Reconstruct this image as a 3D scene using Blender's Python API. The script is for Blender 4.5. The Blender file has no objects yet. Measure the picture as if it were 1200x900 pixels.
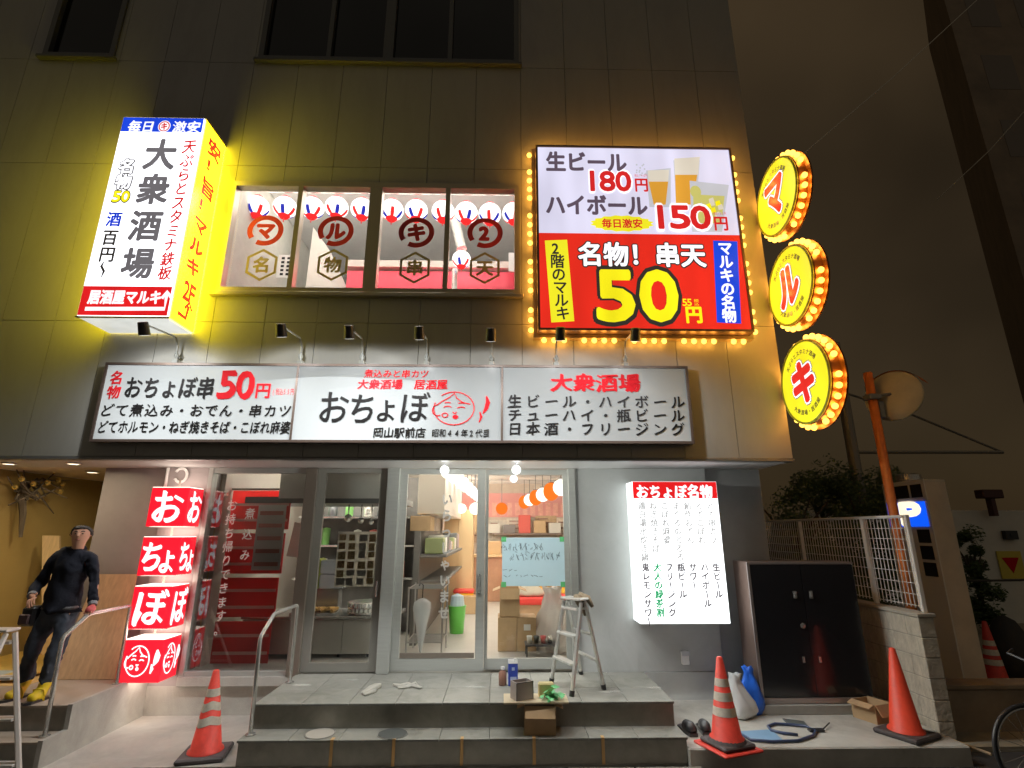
import bpy, math, random
from math import sin, cos, pi, radians as R
from mathutils import Vector as V, Matrix

random.seed(7)
sc = bpy.context.scene
col = sc.collection

# ------------------------------------------------------------------ camera
CAM = V((0, -6.8, 2.0)); F_PX = 620.0
PITCH, YAW = R(15.52), R(1.23)
fw = V((sin(YAW) * cos(PITCH), cos(YAW) * cos(PITCH), sin(PITCH)))
rt = V((cos(YAW), -sin(YAW), 0)); up = rt.cross(fw)
cd = bpy.data.cameras.new('camera'); cam = bpy.data.objects.new('camera', cd); col.objects.link(cam)
cd.sensor_fit = 'HORIZONTAL'; cd.sensor_width = 36; cd.lens = F_PX / 1200 * 36
cd.clip_start = 0.05; cd.clip_end = 400
m4 = Matrix((rt, up, -fw)).transposed().to_4x4(); m4.translation = CAM
cam.matrix_world = m4
sc.camera = cam

# ------------------------------------------------------------------ night sky, exposure
w = bpy.data.worlds.new('World'); sc.world = w; w.use_nodes = True
nt = w.node_tree
bg = nt.nodes['Background']; out = nt.nodes['World Output']
sky = nt.nodes.new('ShaderNodeTexSky'); sky.sky_type = 'NISHITA'; sky.sun_disc = False
sky.sun_elevation = R(2); sky.sun_rotation = R(200)
nt.links.new(sky.outputs[0], bg.inputs[0]); bg.inputs[1].default_value = 0.0006
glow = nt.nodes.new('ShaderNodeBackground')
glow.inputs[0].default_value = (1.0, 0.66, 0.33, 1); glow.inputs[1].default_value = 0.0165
# the town's glow: dim brown ahead, with a brighter fill added behind the viewer
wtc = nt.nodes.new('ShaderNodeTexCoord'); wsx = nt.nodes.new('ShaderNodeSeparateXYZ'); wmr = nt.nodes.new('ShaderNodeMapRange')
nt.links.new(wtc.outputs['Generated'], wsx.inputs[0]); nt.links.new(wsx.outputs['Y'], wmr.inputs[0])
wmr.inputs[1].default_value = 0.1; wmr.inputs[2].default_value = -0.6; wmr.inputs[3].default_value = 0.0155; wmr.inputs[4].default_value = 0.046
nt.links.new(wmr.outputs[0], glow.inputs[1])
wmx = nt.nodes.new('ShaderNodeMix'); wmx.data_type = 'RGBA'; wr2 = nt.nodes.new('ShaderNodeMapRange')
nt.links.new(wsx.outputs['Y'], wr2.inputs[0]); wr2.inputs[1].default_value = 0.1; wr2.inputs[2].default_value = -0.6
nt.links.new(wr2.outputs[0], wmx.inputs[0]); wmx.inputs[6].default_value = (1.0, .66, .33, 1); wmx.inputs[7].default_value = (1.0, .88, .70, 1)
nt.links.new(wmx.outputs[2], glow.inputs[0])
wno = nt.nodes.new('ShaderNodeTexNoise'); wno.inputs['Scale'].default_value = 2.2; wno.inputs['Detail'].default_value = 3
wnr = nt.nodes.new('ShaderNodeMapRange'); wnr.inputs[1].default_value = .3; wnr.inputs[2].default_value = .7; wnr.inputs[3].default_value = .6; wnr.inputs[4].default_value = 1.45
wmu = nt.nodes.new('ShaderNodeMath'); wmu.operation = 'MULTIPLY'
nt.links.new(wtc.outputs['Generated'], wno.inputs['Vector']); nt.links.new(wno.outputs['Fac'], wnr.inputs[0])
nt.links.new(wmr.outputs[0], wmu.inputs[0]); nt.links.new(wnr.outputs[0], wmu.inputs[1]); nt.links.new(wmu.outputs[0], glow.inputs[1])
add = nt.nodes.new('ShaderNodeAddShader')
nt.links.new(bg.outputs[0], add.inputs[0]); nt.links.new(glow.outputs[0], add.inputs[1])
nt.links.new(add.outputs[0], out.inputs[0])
sc.view_settings.view_transform = 'Standard'; sc.view_settings.look = 'None'
sc.view_settings.exposure = 1.0; sc.view_settings.gamma = 1.0
sc.view_settings.use_curve_mapping = False
try:
    sc.cycles.use_denoising = True; sc.cycles.max_bounces = 8; sc.cycles.transparent_max_bounces = 16
    sc.cycles.sample_clamp_indirect = 4.0; sc.cycles.sample_clamp_direct = 1.1; sc.cycles.caustics_reflective = False; sc.cycles.caustics_refractive = False
except Exception:
    pass

# ------------------------------------------------------------------ pixel <-> place
def ray(px, py):
    return rt * ((px - 600) / F_PX) - up * ((py - 450) / F_PX) + fw
def at(px, py, Y):
    d = ray(px, py); return CAM + d * ((Y - CAM.y) / d.y)
def atx(px, py, X):
    d = ray(px, py); return CAM + d * ((X - CAM.x) / d.x)
def gz(px, py, Z):
    d = ray(px, py); return CAM + d * ((Z - CAM.z) / d.z)

# ------------------------------------------------------------------ materials
MATS = {}
def mat(name, c, rough=.55, metal=0., var=.0, vscale=6., bump=0., bscale=60., spec=.5, emit=None, es=0., stretch=None, streak=0., dirt=0., dscale=1.5):
    if name in MATS: return MATS[name]
    m = bpy.data.materials.new(name); m.use_nodes = True; n = m.node_tree; b = n.nodes['Principled BSDF']
    b.inputs['Base Color'].default_value = (*c, 1); b.inputs['Roughness'].default_value = rough
    b.inputs['Metallic'].default_value = metal; b.inputs['Specular IOR Level'].default_value = spec
    if emit:
        b.inputs['Emission Color'].default_value = (*emit, 1); b.inputs['Emission Strength'].default_value = es
    if var or bump or streak or dirt:
        tc = n.nodes.new('ShaderNodeTexCoord'); mp = n.nodes.new('ShaderNodeMapping')
        n.links.new(tc.outputs['Object'], mp.inputs[0])
        if stretch: mp.inputs['Scale'].default_value = stretch
    if var or streak:
        t = n.nodes.new('ShaderNodeTexNoise'); t.inputs['Scale'].default_value = vscale; t.inputs['Detail'].default_value = 6
        t.inputs['Roughness'].default_value = .65
        n.links.new(mp.outputs[0], t.inputs['Vector'])
        mx = n.nodes.new('ShaderNodeMix'); mx.data_type = 'RGBA'
        rp = n.nodes.new('ShaderNodeMapRange'); rp.inputs[1].default_value = .3; rp.inputs[2].default_value = .7
        n.links.new(t.outputs['Fac'], rp.inputs[0]); n.links.new(rp.outputs[0], mx.inputs[0])
        mx.inputs[6].default_value = (*[max(0, x * (1 - var)) for x in c], 1)
        mx.inputs[7].default_value = (*[min(1, x * (1 + var)) for x in c], 1)
        n.links.new(mx.outputs[2], b.inputs['Base Color'])
        r2 = n.nodes.new('ShaderNodeMapRange'); r2.inputs[3].default_value = max(.02, rough - .12); r2.inputs[4].default_value = min(1, rough + .12)
        n.links.new(t.outputs['Fac'], r2.inputs[0]); n.links.new(r2.outputs[0], b.inputs['Roughness'])
    if dirt:
        src = b.inputs['Base Color'].links[0].from_socket if b.inputs['Base Color'].links else None
        t3 = n.nodes.new('ShaderNodeTexNoise'); t3.inputs['Scale'].default_value = dscale; t3.inputs['Detail'].default_value = 9; t3.inputs['Roughness'].default_value = .72; t3.inputs['Distortion'].default_value = .6
        n.links.new(mp.outputs[0], t3.inputs['Vector'])
        r3 = n.nodes.new('ShaderNodeMapRange'); r3.inputs[1].default_value = .46; r3.inputs[2].default_value = .66; r3.inputs[4].default_value = dirt
        n.links.new(t3.outputs['Fac'], r3.inputs[0])
        m3 = n.nodes.new('ShaderNodeMix'); m3.data_type = 'RGBA'; n.links.new(r3.outputs[0], m3.inputs[0])
        if src: n.links.new(src, m3.inputs[6])
        else: m3.inputs[6].default_value = (*c, 1)
        m3.inputs[7].default_value = (c[0] * .38, c[1] * .36, c[2] * .33, 1)
        n.links.new(m3.outputs[2], b.inputs['Base Color'])
    if bump:
        t2 = n.nodes.new('ShaderNodeTexNoise'); t2.inputs['Scale'].default_value = bscale; t2.inputs['Detail'].default_value = 4
        n.links.new(mp.outputs[0], t2.inputs['Vector'])
        bp = n.nodes.new('ShaderNodeBump'); bp.inputs['Strength'].default_value = bump; bp.inputs['Distance'].default_value = .01
        n.links.new(t2.outputs['Fac'], bp.inputs['Height']); n.links.new(bp.outputs[0], b.inputs['Normal'])
    MATS[name] = m; return m

def emis(name, c, s, sample=True):
    if name in MATS: return MATS[name]
    m = bpy.data.materials.new(name); m.use_nodes = True; n = m.node_tree
    n.nodes.remove(n.nodes['Principled BSDF']); e = n.nodes.new('ShaderNodeEmission')
    e.inputs[0].default_value = (*c, 1); e.inputs[1].default_value = s
    n.links.new(e.outputs[0], n.nodes['Material Output'].inputs[0])
    if not sample: m.cycles.emission_sampling = 'NONE'
    MATS[name] = m; return m

def backlit(name, c, s, gloss=.25, sample=True):
    """sign film over lamps: a glowing diffuser under a slightly glossy skin, a little uneven where the tubes sit"""
    if name in MATS: return MATS[name]
    m = mat(name, tuple(x * .5 for x in c), gloss, emit=c, es=s); n = m.node_tree; b = n.nodes['Principled BSDF']
    tc = n.nodes.new('ShaderNodeTexCoord'); mp = n.nodes.new('ShaderNodeMapping'); mp.inputs['Scale'].default_value = (2.2, 2.2, .5)
    t = n.nodes.new('ShaderNodeTexNoise'); t.inputs['Scale'].default_value = 1.6; t.inputs['Detail'].default_value = 1
    r = n.nodes.new('ShaderNodeMapRange'); r.inputs[1].default_value = .3; r.inputs[2].default_value = .7
    r.inputs[3].default_value = s * .86; r.inputs[4].default_value = s * 1.1
    n.links.new(tc.outputs['Object'], mp.inputs[0]); n.links.new(mp.outputs[0], t.inputs['Vector'])
    n.links.new(t.outputs['Fac'], r.inputs[0]); n.links.new(r.outputs[0], b.inputs['Emission Strength'])
    if not sample: m.cycles.emission_sampling = 'NONE'
    return m

def glass(name, tint=(.93, .95, .94), refl=1.0, rough=.0):
    if name in MATS: return MATS[name]
    m = bpy.data.materials.new(name); m.use_nodes = True; n = m.node_tree
    n.nodes.remove(n.nodes['Principled BSDF'])
    tr = n.nodes.new('ShaderNodeBsdfTransparent'); tr.inputs[0].default_value = (*tint, 1)
    gl = n.nodes.new('ShaderNodeBsdfGlossy'); gl.inputs['Roughness'].default_value = rough
    fr = n.nodes.new('ShaderNodeFresnel'); fr.inputs[0].default_value = 1.5
    mu = n.nodes.new('ShaderNodeMath'); mu.operation = 'MULTIPLY'; mu.inputs[1].default_value = refl; mu.use_clamp = True
    mx = n.nodes.new('ShaderNodeMixShader')
    n.links.new(fr.outputs[0], mu.inputs[0]); n.links.new(mu.outputs[0], mx.inputs[0])
    n.links.new(tr.outputs[0], mx.inputs[1]); n.links.new(gl.outputs[0], mx.inputs[2])
    n.links.new(mx.outputs[0], n.nodes['Material Output'].inputs[0])
    MATS[name] = m; return m

def thin_paper(name, c):
    m = mat(name, c, .7, var=.05, vscale=4); n = m.node_tree; b = n.nodes['Principled BSDF']
    tl = n.nodes.new('ShaderNodeBsdfTranslucent'); tl.inputs[0].default_value = (*c, 1); mx = n.nodes.new('ShaderNodeMixShader'); mx.inputs[0].default_value = .5
    n.links.new(b.outputs[0], mx.inputs[1]); n.links.new(tl.outputs[0], mx.inputs[2]); n.links.new(mx.outputs[0], n.nodes['Material Output'].inputs[0])
    return m

def sheer(name, c, alpha, rough=.25):
    if name in MATS: return MATS[name]
    m = mat(name, c, rough); m.node_tree.nodes['Principled BSDF'].inputs['Alpha'].default_value = alpha; return m

# ------------------------------------------------------------------ mesh builder
class MB:
    def __init__(s): s.v = []; s.f = []; s.mi = []; s.m = 0; s.sm = []; s.smooth = False
    def face(s, pts):
        i = len(s.v); s.v += [tuple(p) for p in pts]; s.f.append(tuple(range(i, i + len(pts)))); s.mi.append(s.m); s.sm.append(s.smooth)
    def raw(s, vs, fs):
        i = len(s.v); s.v += [tuple(p) for p in vs]
        for f in fs: s.f.append(tuple(i + k for k in f)); s.mi.append(s.m); s.sm.append(s.smooth)
    def box(s, a, b, bev=0.0, M=None):
        x0, y0, z0 = [min(a[i], b[i]) for i in range(3)]; x1, y1, z1 = [max(a[i], b[i]) for i in range(3)]
        if bev > 0 and min(x1 - x0, y1 - y0, z1 - z0) > 2.2 * bev:
            e = bev; vs = []; idx = {}
            for ix, X in ((0, x0), (1, x1)):
                for iy, Y in ((0, y0), (1, y1)):
                    for iz, Z in ((0, z0), (1, z1)):
                        sx, sy, sz = (1 - 2 * ix), (1 - 2 * iy), (1 - 2 * iz)
                        for k, p in enumerate(((X, Y + sy * e, Z + sz * e), (X + sx * e, Y, Z + sz * e), (X + sx * e, Y + sy * e, Z))):
                            idx[(ix, iy, iz, k)] = len(vs); vs.append(V(p))
            g = lambda *k: idx[k]
            fs = []
            for i in (0, 1):
                fs.append([g(i, 0, 0, 0), g(i, 1, 0, 0), g(i, 1, 1, 0), g(i, 0, 1, 0)][::(-1 if i == 0 else 1)])
                fs.append([g(0, i, 0, 1), g(1, i, 0, 1), g(1, i, 1, 1), g(0, i, 1, 1)][::(1 if i == 0 else -1)])
                fs.append([g(0, 0, i, 2), g(1, 0, i, 2), g(1, 1, i, 2), g(0, 1, i, 2)][::(-1 if i == 0 else 1)])
            for i in (0, 1):
                for j in (0, 1):
                    fl = -1 if (i + j) % 2 else 1
                    fs.append([g(i, j, 0, 0), g(i, j, 0, 1), g(i, j, 1, 1), g(i, j, 1, 0)][::fl])
                    fs.append([g(i, 0, j, 0), g(i, 1, j, 0), g(i, 1, j, 2), g(i, 0, j, 2)][::fl])
                    fs.append([g(0, i, j, 1), g(1, i, j, 1), g(1, i, j, 2), g(0, i, j, 2)][::-fl])
                    for k in (0, 1):
                        fs.append([g(i, j, k, 0), g(i, j, k, 1), g(i, j, k, 2)][::(1 if (i + j + k) % 2 else -1)])
        else:
            vs = [V(p) for p in ((x0, y0, z0), (x1, y0, z0), (x1, y1, z0), (x0, y1, z0), (x0, y0, z1), (x1, y0, z1), (x1, y1, z1), (x0, y1, z1))]
            fs = [(0, 3, 2, 1), (4, 5, 6, 7), (0, 1, 5, 4), (1, 2, 6, 5), (2, 3, 7, 6), (3, 0, 4, 7)]
        if M is not None: vs = [M @ p for p in vs]
        s.raw(vs, fs)
    def ring_tube(s, pts, rad, n=10, cap=True, closed=False):
        pts = [V(p) for p in pts]; rads = rad if isinstance(rad, (list, tuple)) else [rad] * len(pts)
        vs = []; fs = []; N = len(pts); prev = None
        for i, p in enumerate(pts):
            a = pts[i - 1] if (i > 0 or closed) else p; b = pts[(i + 1) % N] if (i < N - 1 or closed) else p
            t = (b - a)
            t = t.normalized() if t.length > 1e-9 else V((0, 0, 1))
            if prev is None:
                q = V((0, 0, 1)) if abs(t.z) < .9 else V((1, 0, 0)); u_ = t.cross(q).normalized()
            else:
                u_ = (prev - t * prev.dot(t)).normalized()
            prev = u_; w_ = t.cross(u_)
            for k in range(n):
                an = 2 * pi * k / n; vs.append(p + (u_ * cos(an) + w_ * sin(an)) * rads[i])
        L = N if closed else N - 1
        for i in range(L):
            for k in range(n):
                j = (i + 1) % N
                fs.append((i * n + k, i * n + (k + 1) % n, j * n + (k + 1) % n, j * n + k))
        if cap and not closed:
            fs.append(tuple(range(n - 1, -1, -1))); fs.append(tuple((N - 1) * n + k for k in range(n)))
        s.raw(vs, fs)
    def cyl(s, a, b, r, n=16, r2=None): s.ring_tube([a, b], [r, r if r2 is None else r2], n)
    def lathe(s, prof, c=(0, 0, 0), axis='z', n=24, cap=True):
        vs = []; fs = []
        for r, h in prof:
            for k in range(n):
                a = 2 * pi * k / n; x, y = r * cos(a), r * sin(a)
                p = (x, y, h) if axis == 'z' else ((h, x, y) if axis == 'x' else (y, h, x))
                vs.append((c[0] + p[0], c[1] + p[1], c[2] + p[2]))
        for i in range(len(prof) - 1):
            for k in range(n):
                fs.append((i * n + k, i * n + (k + 1) % n, (i + 1) * n + (k + 1) % n, (i + 1) * n + k))
        if cap:
            if prof[0][0] > 1e-5: fs.append(tuple(range(n - 1, -1, -1)))
            if prof[-1][0] > 1e-5: fs.append(tuple((len(prof) - 1) * n + k for k in range(n)))
        s.raw(vs, fs)
    def ball(s, c, r, n=14, m=9, sq=1.0):
        s.lathe([(max(r * sin(pi * i / m), 1e-6), -r * cos(pi * i / m) * sq) for i in range(m + 1)], c, 'z', n, cap=False)
    def prism(s, poly, a, b, axis='x'):
        """poly in the other two axes, extruded from a to b"""
        mk = {'x': lambda p, h: (h, p[0], p[1]), 'y': lambda p, h: (p[0], h, p[1]), 'z': lambda p, h: (p[0], p[1], h)}[axis]
        n = len(poly); vs = [mk(p, a) for p in poly] + [mk(p, b) for p in poly]
        fs = [tuple(range(n)), tuple(range(2 * n - 1, n - 1, -1))] + [(i, i + n, (i + 1) % n + n, (i + 1) % n) for i in range(n)]
        s.raw(vs, fs)
    def build(s, name, mats, parent=None, local=False, fix=True):
        me = bpy.data.meshes.new(name)
        root = parent
        off = V((0, 0, 0))
        if parent is not None and not local:
            q = parent
            while q is not None: off += q.location; q = q.parent
        me.from_pydata([(x - off.x, y - off.y, z - off.z) for x, y, z in s.v], [], s.f)
        for mm in (mats if isinstance(mats, (list, tuple)) else [mats]): me.materials.append(mm)
        for i, p in enumerate(me.polygons): p.material_index = s.mi[i]; p.use_smooth = s.sm[i]
        if fix:
            import bmesh
            b = bmesh.new(); b.from_mesh(me); bmesh.ops.recalc_face_normals(b, faces=b.faces); b.to_mesh(me); b.free()
        me.update()
        o = bpy.data.objects.new(name, me); col.objects.link(o)
        if parent is not None: o.parent = parent
        return o

def tag(o, label=None, cat=None, group=None, kind=None):
    if label: o['label'] = label
    if cat: o['category'] = cat
    if group: o['group'] = group
    if kind: o['kind'] = kind
    return o
def thing(name, label, cat, loc=(0, 0, 0), rz=0., group=None):
    o = bpy.data.objects.new(name, None); o.empty_display_size = .1; col.objects.link(o)
    o.location = loc; o.rotation_euler = (0, 0, rz); return tag(o, label, cat, group)
def part(name, parent, m, fn, local=False, smooth=False):
    b = MB(); b.smooth = smooth; fn(b); return b.build(name, m, parent, local)
def struct(name, m, fn):
    b = MB(); fn(b); return tag(b.build(name, m), kind='structure')
def solo(name, m, label, cat, fn, group=None, kind=None, smooth=False):
    """a thing that is one mesh: origin moved to its own base"""
    b = MB(); b.smooth = smooth; fn(b)
    xs = [p[0] for p in b.v]; ys = [p[1] for p in b.v]; zs = [p[2] for p in b.v]
    c = V(((min(xs) + max(xs)) / 2, (min(ys) + max(ys)) / 2, min(zs)))
    b.v = [(p[0] - c.x, p[1] - c.y, p[2] - c.z) for p in b.v]
    o = b.build(name, m); o.location = c
    return tag(o, label, cat, group, kind)
def copy_tree(o, parent=None):
    c = o.copy(); col.objects.link(c); c.parent = parent
    for ch in list(o.children): copy_tree(ch, c)
    return c

# ------------------------------------------------------------------ lettering
GL = {}
_vl = bpy.context.view_layer
def glyph(c):
    if c in GL: return GL[c]
    cu = bpy.data.curves.new('t', 'FONT'); cu.body = c; cu.size = 1; cu.resolution_u = 3
    o = bpy.data.objects.new('t', cu); col.objects.link(o); _vl.update()
    me = bpy.data.meshes.new_from_object(o.evaluated_get(bpy.context.evaluated_depsgraph_get()))
    vs = [(v.co.x, v.co.y) for v in me.vertices]; fs = [tuple(p.vertices) for p in me.polygons]
    bpy.data.objects.remove(o); bpy.data.curves.remove(cu); bpy.data.meshes.remove(me)
    GL[c] = (vs, fs); return GL[c]

class Face:
    """a flat printed face: origin, right, up; normal points at the viewer"""
    def __init__(s, O, u, v):
        s.O = V(O); s.u = V(u); s.v = V(v); s.n = s.u.cross(s.v); s.L = {}; s.ln = 0; s.multi = False
    def px(s, x, y):
        d = ray(x, y); t = (s.O - CAM).dot(s.n) / d.dot(s.n); p = CAM + d * t - s.O
        return p.dot(s.u), p.dot(s.v)
    def P(s, x, y, k): return s.O + s.u * x + s.v * y + s.n * k
    def mb(s, key):
        if key not in s.L: s.L[key] = MB()
        return s.L[key]
    def poly(s, key, pts, k=.002, pix=False):
        if pix: pts = [s.px(*p) for p in pts]
        s.mb(key).face([s.P(x, y, k) for x, y in pts])
    def stroke(s, key, pts, wd, k=.003, closed=False, pix=False):
        if pix: pts = [s.px(*p) for p in pts]
        ws = wd if isinstance(wd, (list, tuple)) else [wd] * len(pts)
        N = len(pts); Ls = []; Rs = []
        for i in range(N):
            a = pts[i - 1] if (i > 0 or closed) else pts[i]; b = pts[(i + 1) % N] if (i < N - 1 or closed) else pts[i]
            tx, ty = b[0] - a[0], b[1] - a[1]; l = math.hypot(tx, ty) or 1; nx, ny = -ty / l, tx / l
            Ls.append((pts[i][0] + nx * ws[i] / 2, pts[i][1] + ny * ws[i] / 2)); Rs.append((pts[i][0] - nx * ws[i] / 2, pts[i][1] - ny * ws[i] / 2))
        for i in range(N if closed else N - 1):
            j = (i + 1) % N
            s.mb(key).face([s.P(*Rs[i], k), s.P(*Rs[j], k), s.P(*Ls[j], k), s.P(*Ls[i], k)])
    def arc(s, key, cx, cy, rx, ry, a0, a1, wd, k=.003, n=32, taper=False):
        pts = [(cx + rx * cos(R(a0 + (a1 - a0) * i / n)), cy + ry * sin(R(a0 + (a1 - a0) * i / n))) for i in range(n + 1)]
        ws = [wd * (1 - .75 * i / n) if taper else wd for i in range(n + 1)]
        s.stroke(key, pts, ws, k)
    def disc(s, key, cx, cy, rx, ry, k=.002, n=32):
        s.poly(key, [(cx + rx * cos(2 * pi * i / n), cy + ry * sin(2 * pi * i / n)) for i in range(n)], k)
    def char(s, key, c, cx, cy, sx, sy, bold=0., brush=False, k=.004, rot=0., skew=0., fit=False):
        vs, fs = glyph(c)
        if not vs: return
        if fit:
            xs = [p[0] for p in vs]; ys = [p[1] for p in vs]; x0, x1, y0, y1 = min(xs), max(xs), min(ys), max(ys)
            if c == '1':
                zx = [p[0] for p in glyph('0')[0]]; x1 = x0 + max(zx) - min(zx); x0 -= .2; x1 -= .2
            nv = [((x - (x0 + x1) / 2) / (x1 - x0), (y - (y0 + y1) / 2) / max(y1 - y0, .05)) for x, y in vs]
        else:
            hw = .3 if ord(c) < 0x250 else .5
            nv = [(x - hw, y - .38) for x, y in vs]
        if brush:
            ph = (ord(c) % 17) * .7
            nv = [(x + .018 * sin(7 * y + ph) + .05 * y * (1 if brush else 0), y + .022 * sin(6 * x + 1.7 * ph) + .06 * x) for x, y in nv]
        offs = [(0, 0)]
        if bold:
            if brush: offs = [((t - 3) / 3 * bold, (t - 3) / 3 * bold * -.75) for t in range(7)]
            else: offs += [(bold * cos(2 * pi * t / 10), bold * sin(2 * pi * t / 10)) for t in range(10)]
        cr, sr = cos(rot), sin(rot)
        for q, (ox, oy) in enumerate(offs):
            P = []
            for x, y in nv:
                x += ox + skew * y; y += oy
                X, Y = x * sx, y * sy
                P.append(s.P(cx + X * cr - Y * sr, cy + X * sr + Y * cr, k + q * .00012))
            s.mb(key).raw(P, fs)
    def text(s, key, t, px, py, wp, hp, d='H', bold=0., brush=False, k=.004, fit=False, end=None, skew=0., gap=1.0):
        """centre and size in photo pixels, resolved on this plane; end = last character centre for slanted columns"""
        cx, cy = s.px(px, py)
        W = abs(s.px(px + wp / 2, py)[0] - s.px(px - wp / 2, py)[0]); H = abs(s.px(px, py + hp / 2)[1] - s.px(px, py - hp / 2)[1])
        s.textm(key, t, cx, cy, W, H, d, bold, brush, k, fit, skew, gap)
    def textm(s, key, t, cx, cy, W, H, d='H', bold=0., brush=False, k=.004, fit=False, skew=0., gap=1.0):
        n = len(t)
        if n > 1 or s.multi: s.ln += 1
        s.multi = n > 1; key = (key, s.ln)
        for i, c in enumerate(t):
            if c == ' ': continue
            if d == 'H':
                s.char(key, c, cx - W / 2 + W * (i + .5) / n, cy, W / n / gap if not fit else W / n * .92, H, bold, brush, k, 0, skew, fit)
            else:
                if c in 'ー〜':
                    s.char(key, c, cx, cy + H / 2 - H * (i + .5) / n, H / n, W, bold, brush, k, -pi / 2)
                else:
                    s.char(key, c, cx, cy + H / 2 - H * (i + .5) / n, W, H / n / gap, bold, brush, k, 0, skew, fit)
    def build(s, parent, names, mats):
        for kk, b in s.L.items():
            key = kk
            while isinstance(key, tuple): key = key[0]
            if b.f: b.build(names.get(key, 'lettering'), mats[key], parent, fix=False)
        s.L = {}

def okame(f, key, cx, cy, w, h, wd, k=.004, pepper=True):
    """line-drawn smiling woman's face with a little pepper beside it"""
    E_ = lambda a, b, rx, ry, a0, a1: f.arc(key, cx + a * w, cy + b * h, rx * w, ry * h, a0, a1, wd, k, 24)
    E_(0, 0, .5, .48, -200, 130); f.arc(key, cx - .40 * w, cy - .06 * h, .13 * w, .16 * h, 90, 300, wd, k, 12)
    f.stroke(key, [(cx + x * w, cy + y * h) for x, y in ((-.42, .1), (-.3, .2), (-.12, .32), (0, .44), (.06, .3), (.2, .18), (.4, .12))], wd, k)
    E_(-.16, .0, .1, .06, 20, 160); E_(.18, -.02, .1, .06, 20, 160)
    E_(-.16, .14, .08, .03, 20, 160); E_(.18, .13, .08, .03, 20, 160)
    E_(.02, -.1, .04, .05, 180, 360); f.disc(key, cx + .04 * w, cy - .25 * h, .07 * w, .06 * h, k)
    E_(-.22, -.2, .07, .06, 0, 360)
    if pepper:
        f.stroke(key, [(cx + x * w, cy + y * h) for x, y in ((.80, .36), (.84, .18), (.80, 0), (.72, -.15))], [wd * 1.2, wd * 4.5, wd * 4, wd], k)
        f.stroke(key, [(cx + x * w, cy + y * h) for x, y in ((.64, -.1), (.68, -.25), (.63, -.4))], [wd, wd * 2.6, wd], k)

# ------------------------------------------------------------------ palette
wall_hi = mat('upper_panel', (.29, .28, .25), .42, var=.05, vscale=2.0, bump=.04, bscale=9, stretch=(1.4, 1, .35), dirt=.16, dscale=1.6)
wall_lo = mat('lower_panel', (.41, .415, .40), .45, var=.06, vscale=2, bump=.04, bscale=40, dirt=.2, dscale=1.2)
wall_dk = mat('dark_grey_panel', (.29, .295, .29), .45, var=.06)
plinthm = mat('base_render', (.36, .345, .31), .8, dirt=.35, dscale=1.6, var=.10, vscale=5, bump=.25, bscale=90)
seam = mat('panel_gap', (.19, .185, .165), .8)
alu = mat('brushed_steel', (.36, .365, .34), .38, .35, var=.06, vscale=3, stretch=(1, 1, 14))
brz = mat('bronze_frame', (.15, .125, .10), .4, .2)
alul = mat('bright_aluminium', (.62, .62, .59), .34, .6, dirt=.35, dscale=7)
inox = mat('stainless', (.50, .49, .46), .27, .75, bump=.02, bscale=8)
pane = glass('window_glass', (.90, .925, .91), 1.25)
panedk = glass('dark_window_glass', (.05, .05, .05), 1.0, .03)
concr = mat('pale_concrete', (.47, .455, .41), .75, dirt=.45, dscale=1.3, var=.12, vscale=3, bump=.15, bscale=120)
stepm = mat('step_tile_top', (.185, .183, .16), .6, dirt=.65, dscale=3.4, var=.16, vscale=4, bump=.12, bscale=150)
stepr = mat('step_tile_riser', (.24, .225, .19), .55, dirt=.4, dscale=2.2, var=.14, vscale=5, bump=.1, bscale=120)
asph = mat('asphalt', (.05, .05, .05), .85, var=.25, vscale=30, bump=.6, bscale=240)
black = mat('black_plastic', (.018, .018, .02), .35)
ink = mat('dark_ink', (.012, .011, .011), .6, spec=.04)
redink = mat('red_ink', (.50, .012, .018), .6, spec=.05)
white = mat('white_paint', (.78, .78, .76), .4)
whitevinyl = mat('white_vinyl', (.8, .8, .78), .5)
card = mat('cardboard', (.42, .28, .15), .85, var=.1, vscale=7, bump=.1, bscale=60)
carddk = mat('cardboard_inside', (.30, .20, .10), .9)
ply = mat('plywood', (.44, .29, .165), .6, var=.18, vscale=4, stretch=(8, 8, .7))
woodl = mat('pale_wood', (.58, .42, .23), .55, var=.15, vscale=4, stretch=(8, 8, .8))
conered = mat('cone_red', (.70, .055, .035), .5, var=.12, vscale=9, dirt=.45, dscale=6, bump=.08, bscale=25)
coneor = mat('cone_orange_red', (.82, .07, .03), .48, var=.08, vscale=9, dirt=.25, dscale=5)
conew = mat('cone_reflective_band', (.68, .62, .52), .45, var=.15, vscale=18, dirt=.4, dscale=9)
conebase = mat('cone_weight_rubber', (.05, .04, .04), .75, var=.2, vscale=20)
def dirty(name, c): return mat(name, c, .6, var=.18, vscale=9, bump=.15, bscale=50)

# ================================================================== SETTING
GX0, GX1 = -60, 60
struct('road', asph, lambda b: b.box((GX0, -60, -.4), (GX1, 60, -.03)))
def pav(b):
    b.box((-4.02, -1.36, -.3), (1.68, .02, 0))
struct('pavement', concr, pav)
def padf(b):
    b.box((1.69, -1.42, -.2), (4.25, .6, .13), .012)
struct('side_pavement', concr, padf)
struct('kerb_strip', mat('kerb_stone', (.33, .31, .28), .8, var=.15, vscale=8, bump=.2, bscale=90),
       lambda b: [b.box((x, -1.62, -.2), (x + .595, -1.425, -.004), .01) for x in [-9.6 + .6 * i for i in range(19)]])
struct('parking_ground', mat('parking_concrete', (.32, .28, .21), .8, var=.2, vscale=3, bump=.3, bscale=100), lambda b: b.box((4.52, -1.1, -.2), (14, 30, .012)))
DZ, TZ = .42, .21

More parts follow.
